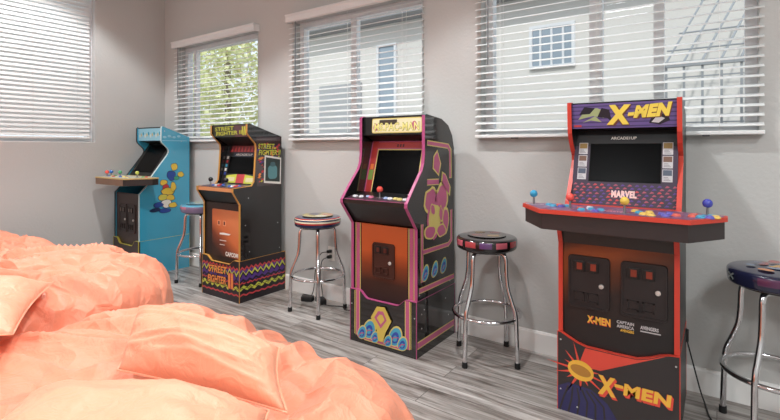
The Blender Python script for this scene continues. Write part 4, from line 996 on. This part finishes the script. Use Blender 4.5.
def tree(label, x, y, H, seed, m):
    t = thing('tree', label, 'tree', (x, y, -0.02))
    rr = random.Random(seed)
    bm = bmesh.new(); tube(bm, smooth_path([(0,0,0),(0.05,0.02,H*0.3),(-0.04,0.05,H*0.6),(0.03,0,H*0.85)], 4), 0.07, 8); obj('trunk', bm, mat('bark', (140,128,112), 0.9), t, smooth=True)
    bm = bmesh.new()
    for i in range(4200):
        while True:
            p = Vector((rr.uniform(-1,1), rr.uniform(-1,1), rr.uniform(-1,1)))
            if p.length < 1: break
        c = Vector((p.x*1.15, p.y*1.0, H*0.62 + p.z*H*0.40)); s_ = rr.uniform(0.04,0.09)
        M = Matrix.Rotation(rr.uniform(0,6.3), 3, Vector((rr.gauss(0,1), rr.gauss(0,1), rr.gauss(0,1))).normalized())
        bm.faces.new([bm.verts.new(c + M @ Vector(q)) for q in ((-s_,0,0),(0,-s_*0.5,0.006),(s_,0,0),(0,s_*0.5,0.006))])
    obj('foliage', bm, m, t)
LG = mat('leaf_yellow_green', (226,228,176), 0.7); LG2 = mat('leaf_green', (200,212,160), 0.7)
tree('yellow green leafy tree outside, filling the right half of the corner blind', -8.4, 6.0, 4.0, 1, LG)
tree('green leafy tree outside, farther left behind the corner blind', -11.2, 6.6, 3.6, 2, LG2)
# ------------------------------------------------------------------ light
w = bpy.data.worlds.new('World'); bpy.context.scene.world = w; w.use_nodes = True
bg = w.node_tree.nodes['Background']; bg.inputs[0].default_value = (0.86,0.93,1.0,1); bg.inputs[1].default_value = 1.35
def lamp(kind, name, loc, energy, color=(1,1,1), **k):
    l = bpy.data.lights.new(name, kind); l.energy = energy; l.color = color
    for a_, v in k.items(): setattr(l, a_, v)
    o = bpy.data.objects.new(name, l); C.objects.link(o); o.location = loc; return o
s = lamp('SUN', 'sun', (0,-5,9), 1.7, (1,0.96,0.9), angle=R(1.0)); s.rotation_euler = (R(50), 0, R(12))
for x, y, e in ((-3.9,-1.9,40),(-1.2,-2.0,48),(1.6,-2.0,72),(1.6,0.3,72)):
    lamp('AREA', 'ceiling_fill', (x, y, ZC-0.03), e, (0.94,0.98,1.0), shape='DISK', size=0.9)  # broad soft fill, added in place of the room's recessed ceiling lights
for x, y, e in ((-4.42,1.55,135),(-2.75,1.55,175),(-1.1,1.55,155)):
    lamp('SPOT', 'ceiling_spot', (x, y, ZC-0.03), e, (0.97,0.99,1.0), spot_size=R(100), spot_blend=0.3, shadow_soft_size=0.08)  # leftmost makes the wall scallop; the others are added to bring out duvet folds

# ------------------------------------------------------------------ camera
cam = bpy.data.cameras.new('Camera'); co = bpy.data.objects.new('Camera', cam); C.objects.link(co)
co.location = (0, 0, 1.25); co.rotation_euler = (R(90), 0, A_)
cam.sensor_width = 36; cam.lens = 465*36/780; cam.shift_y = -(210-148)/780; cam.clip_start = 0.02
sc = bpy.context.scene; sc.camera = co
sc.view_settings.view_transform = 'Standard'; sc.view_settings.look = 'None'; sc.view_settings.exposure = 0.0; sc.view_settings.gamma = 1
try: sc.view_settings.use_curve_mapping = False
except Exception: pass
sc.cycles.use_denoising = True
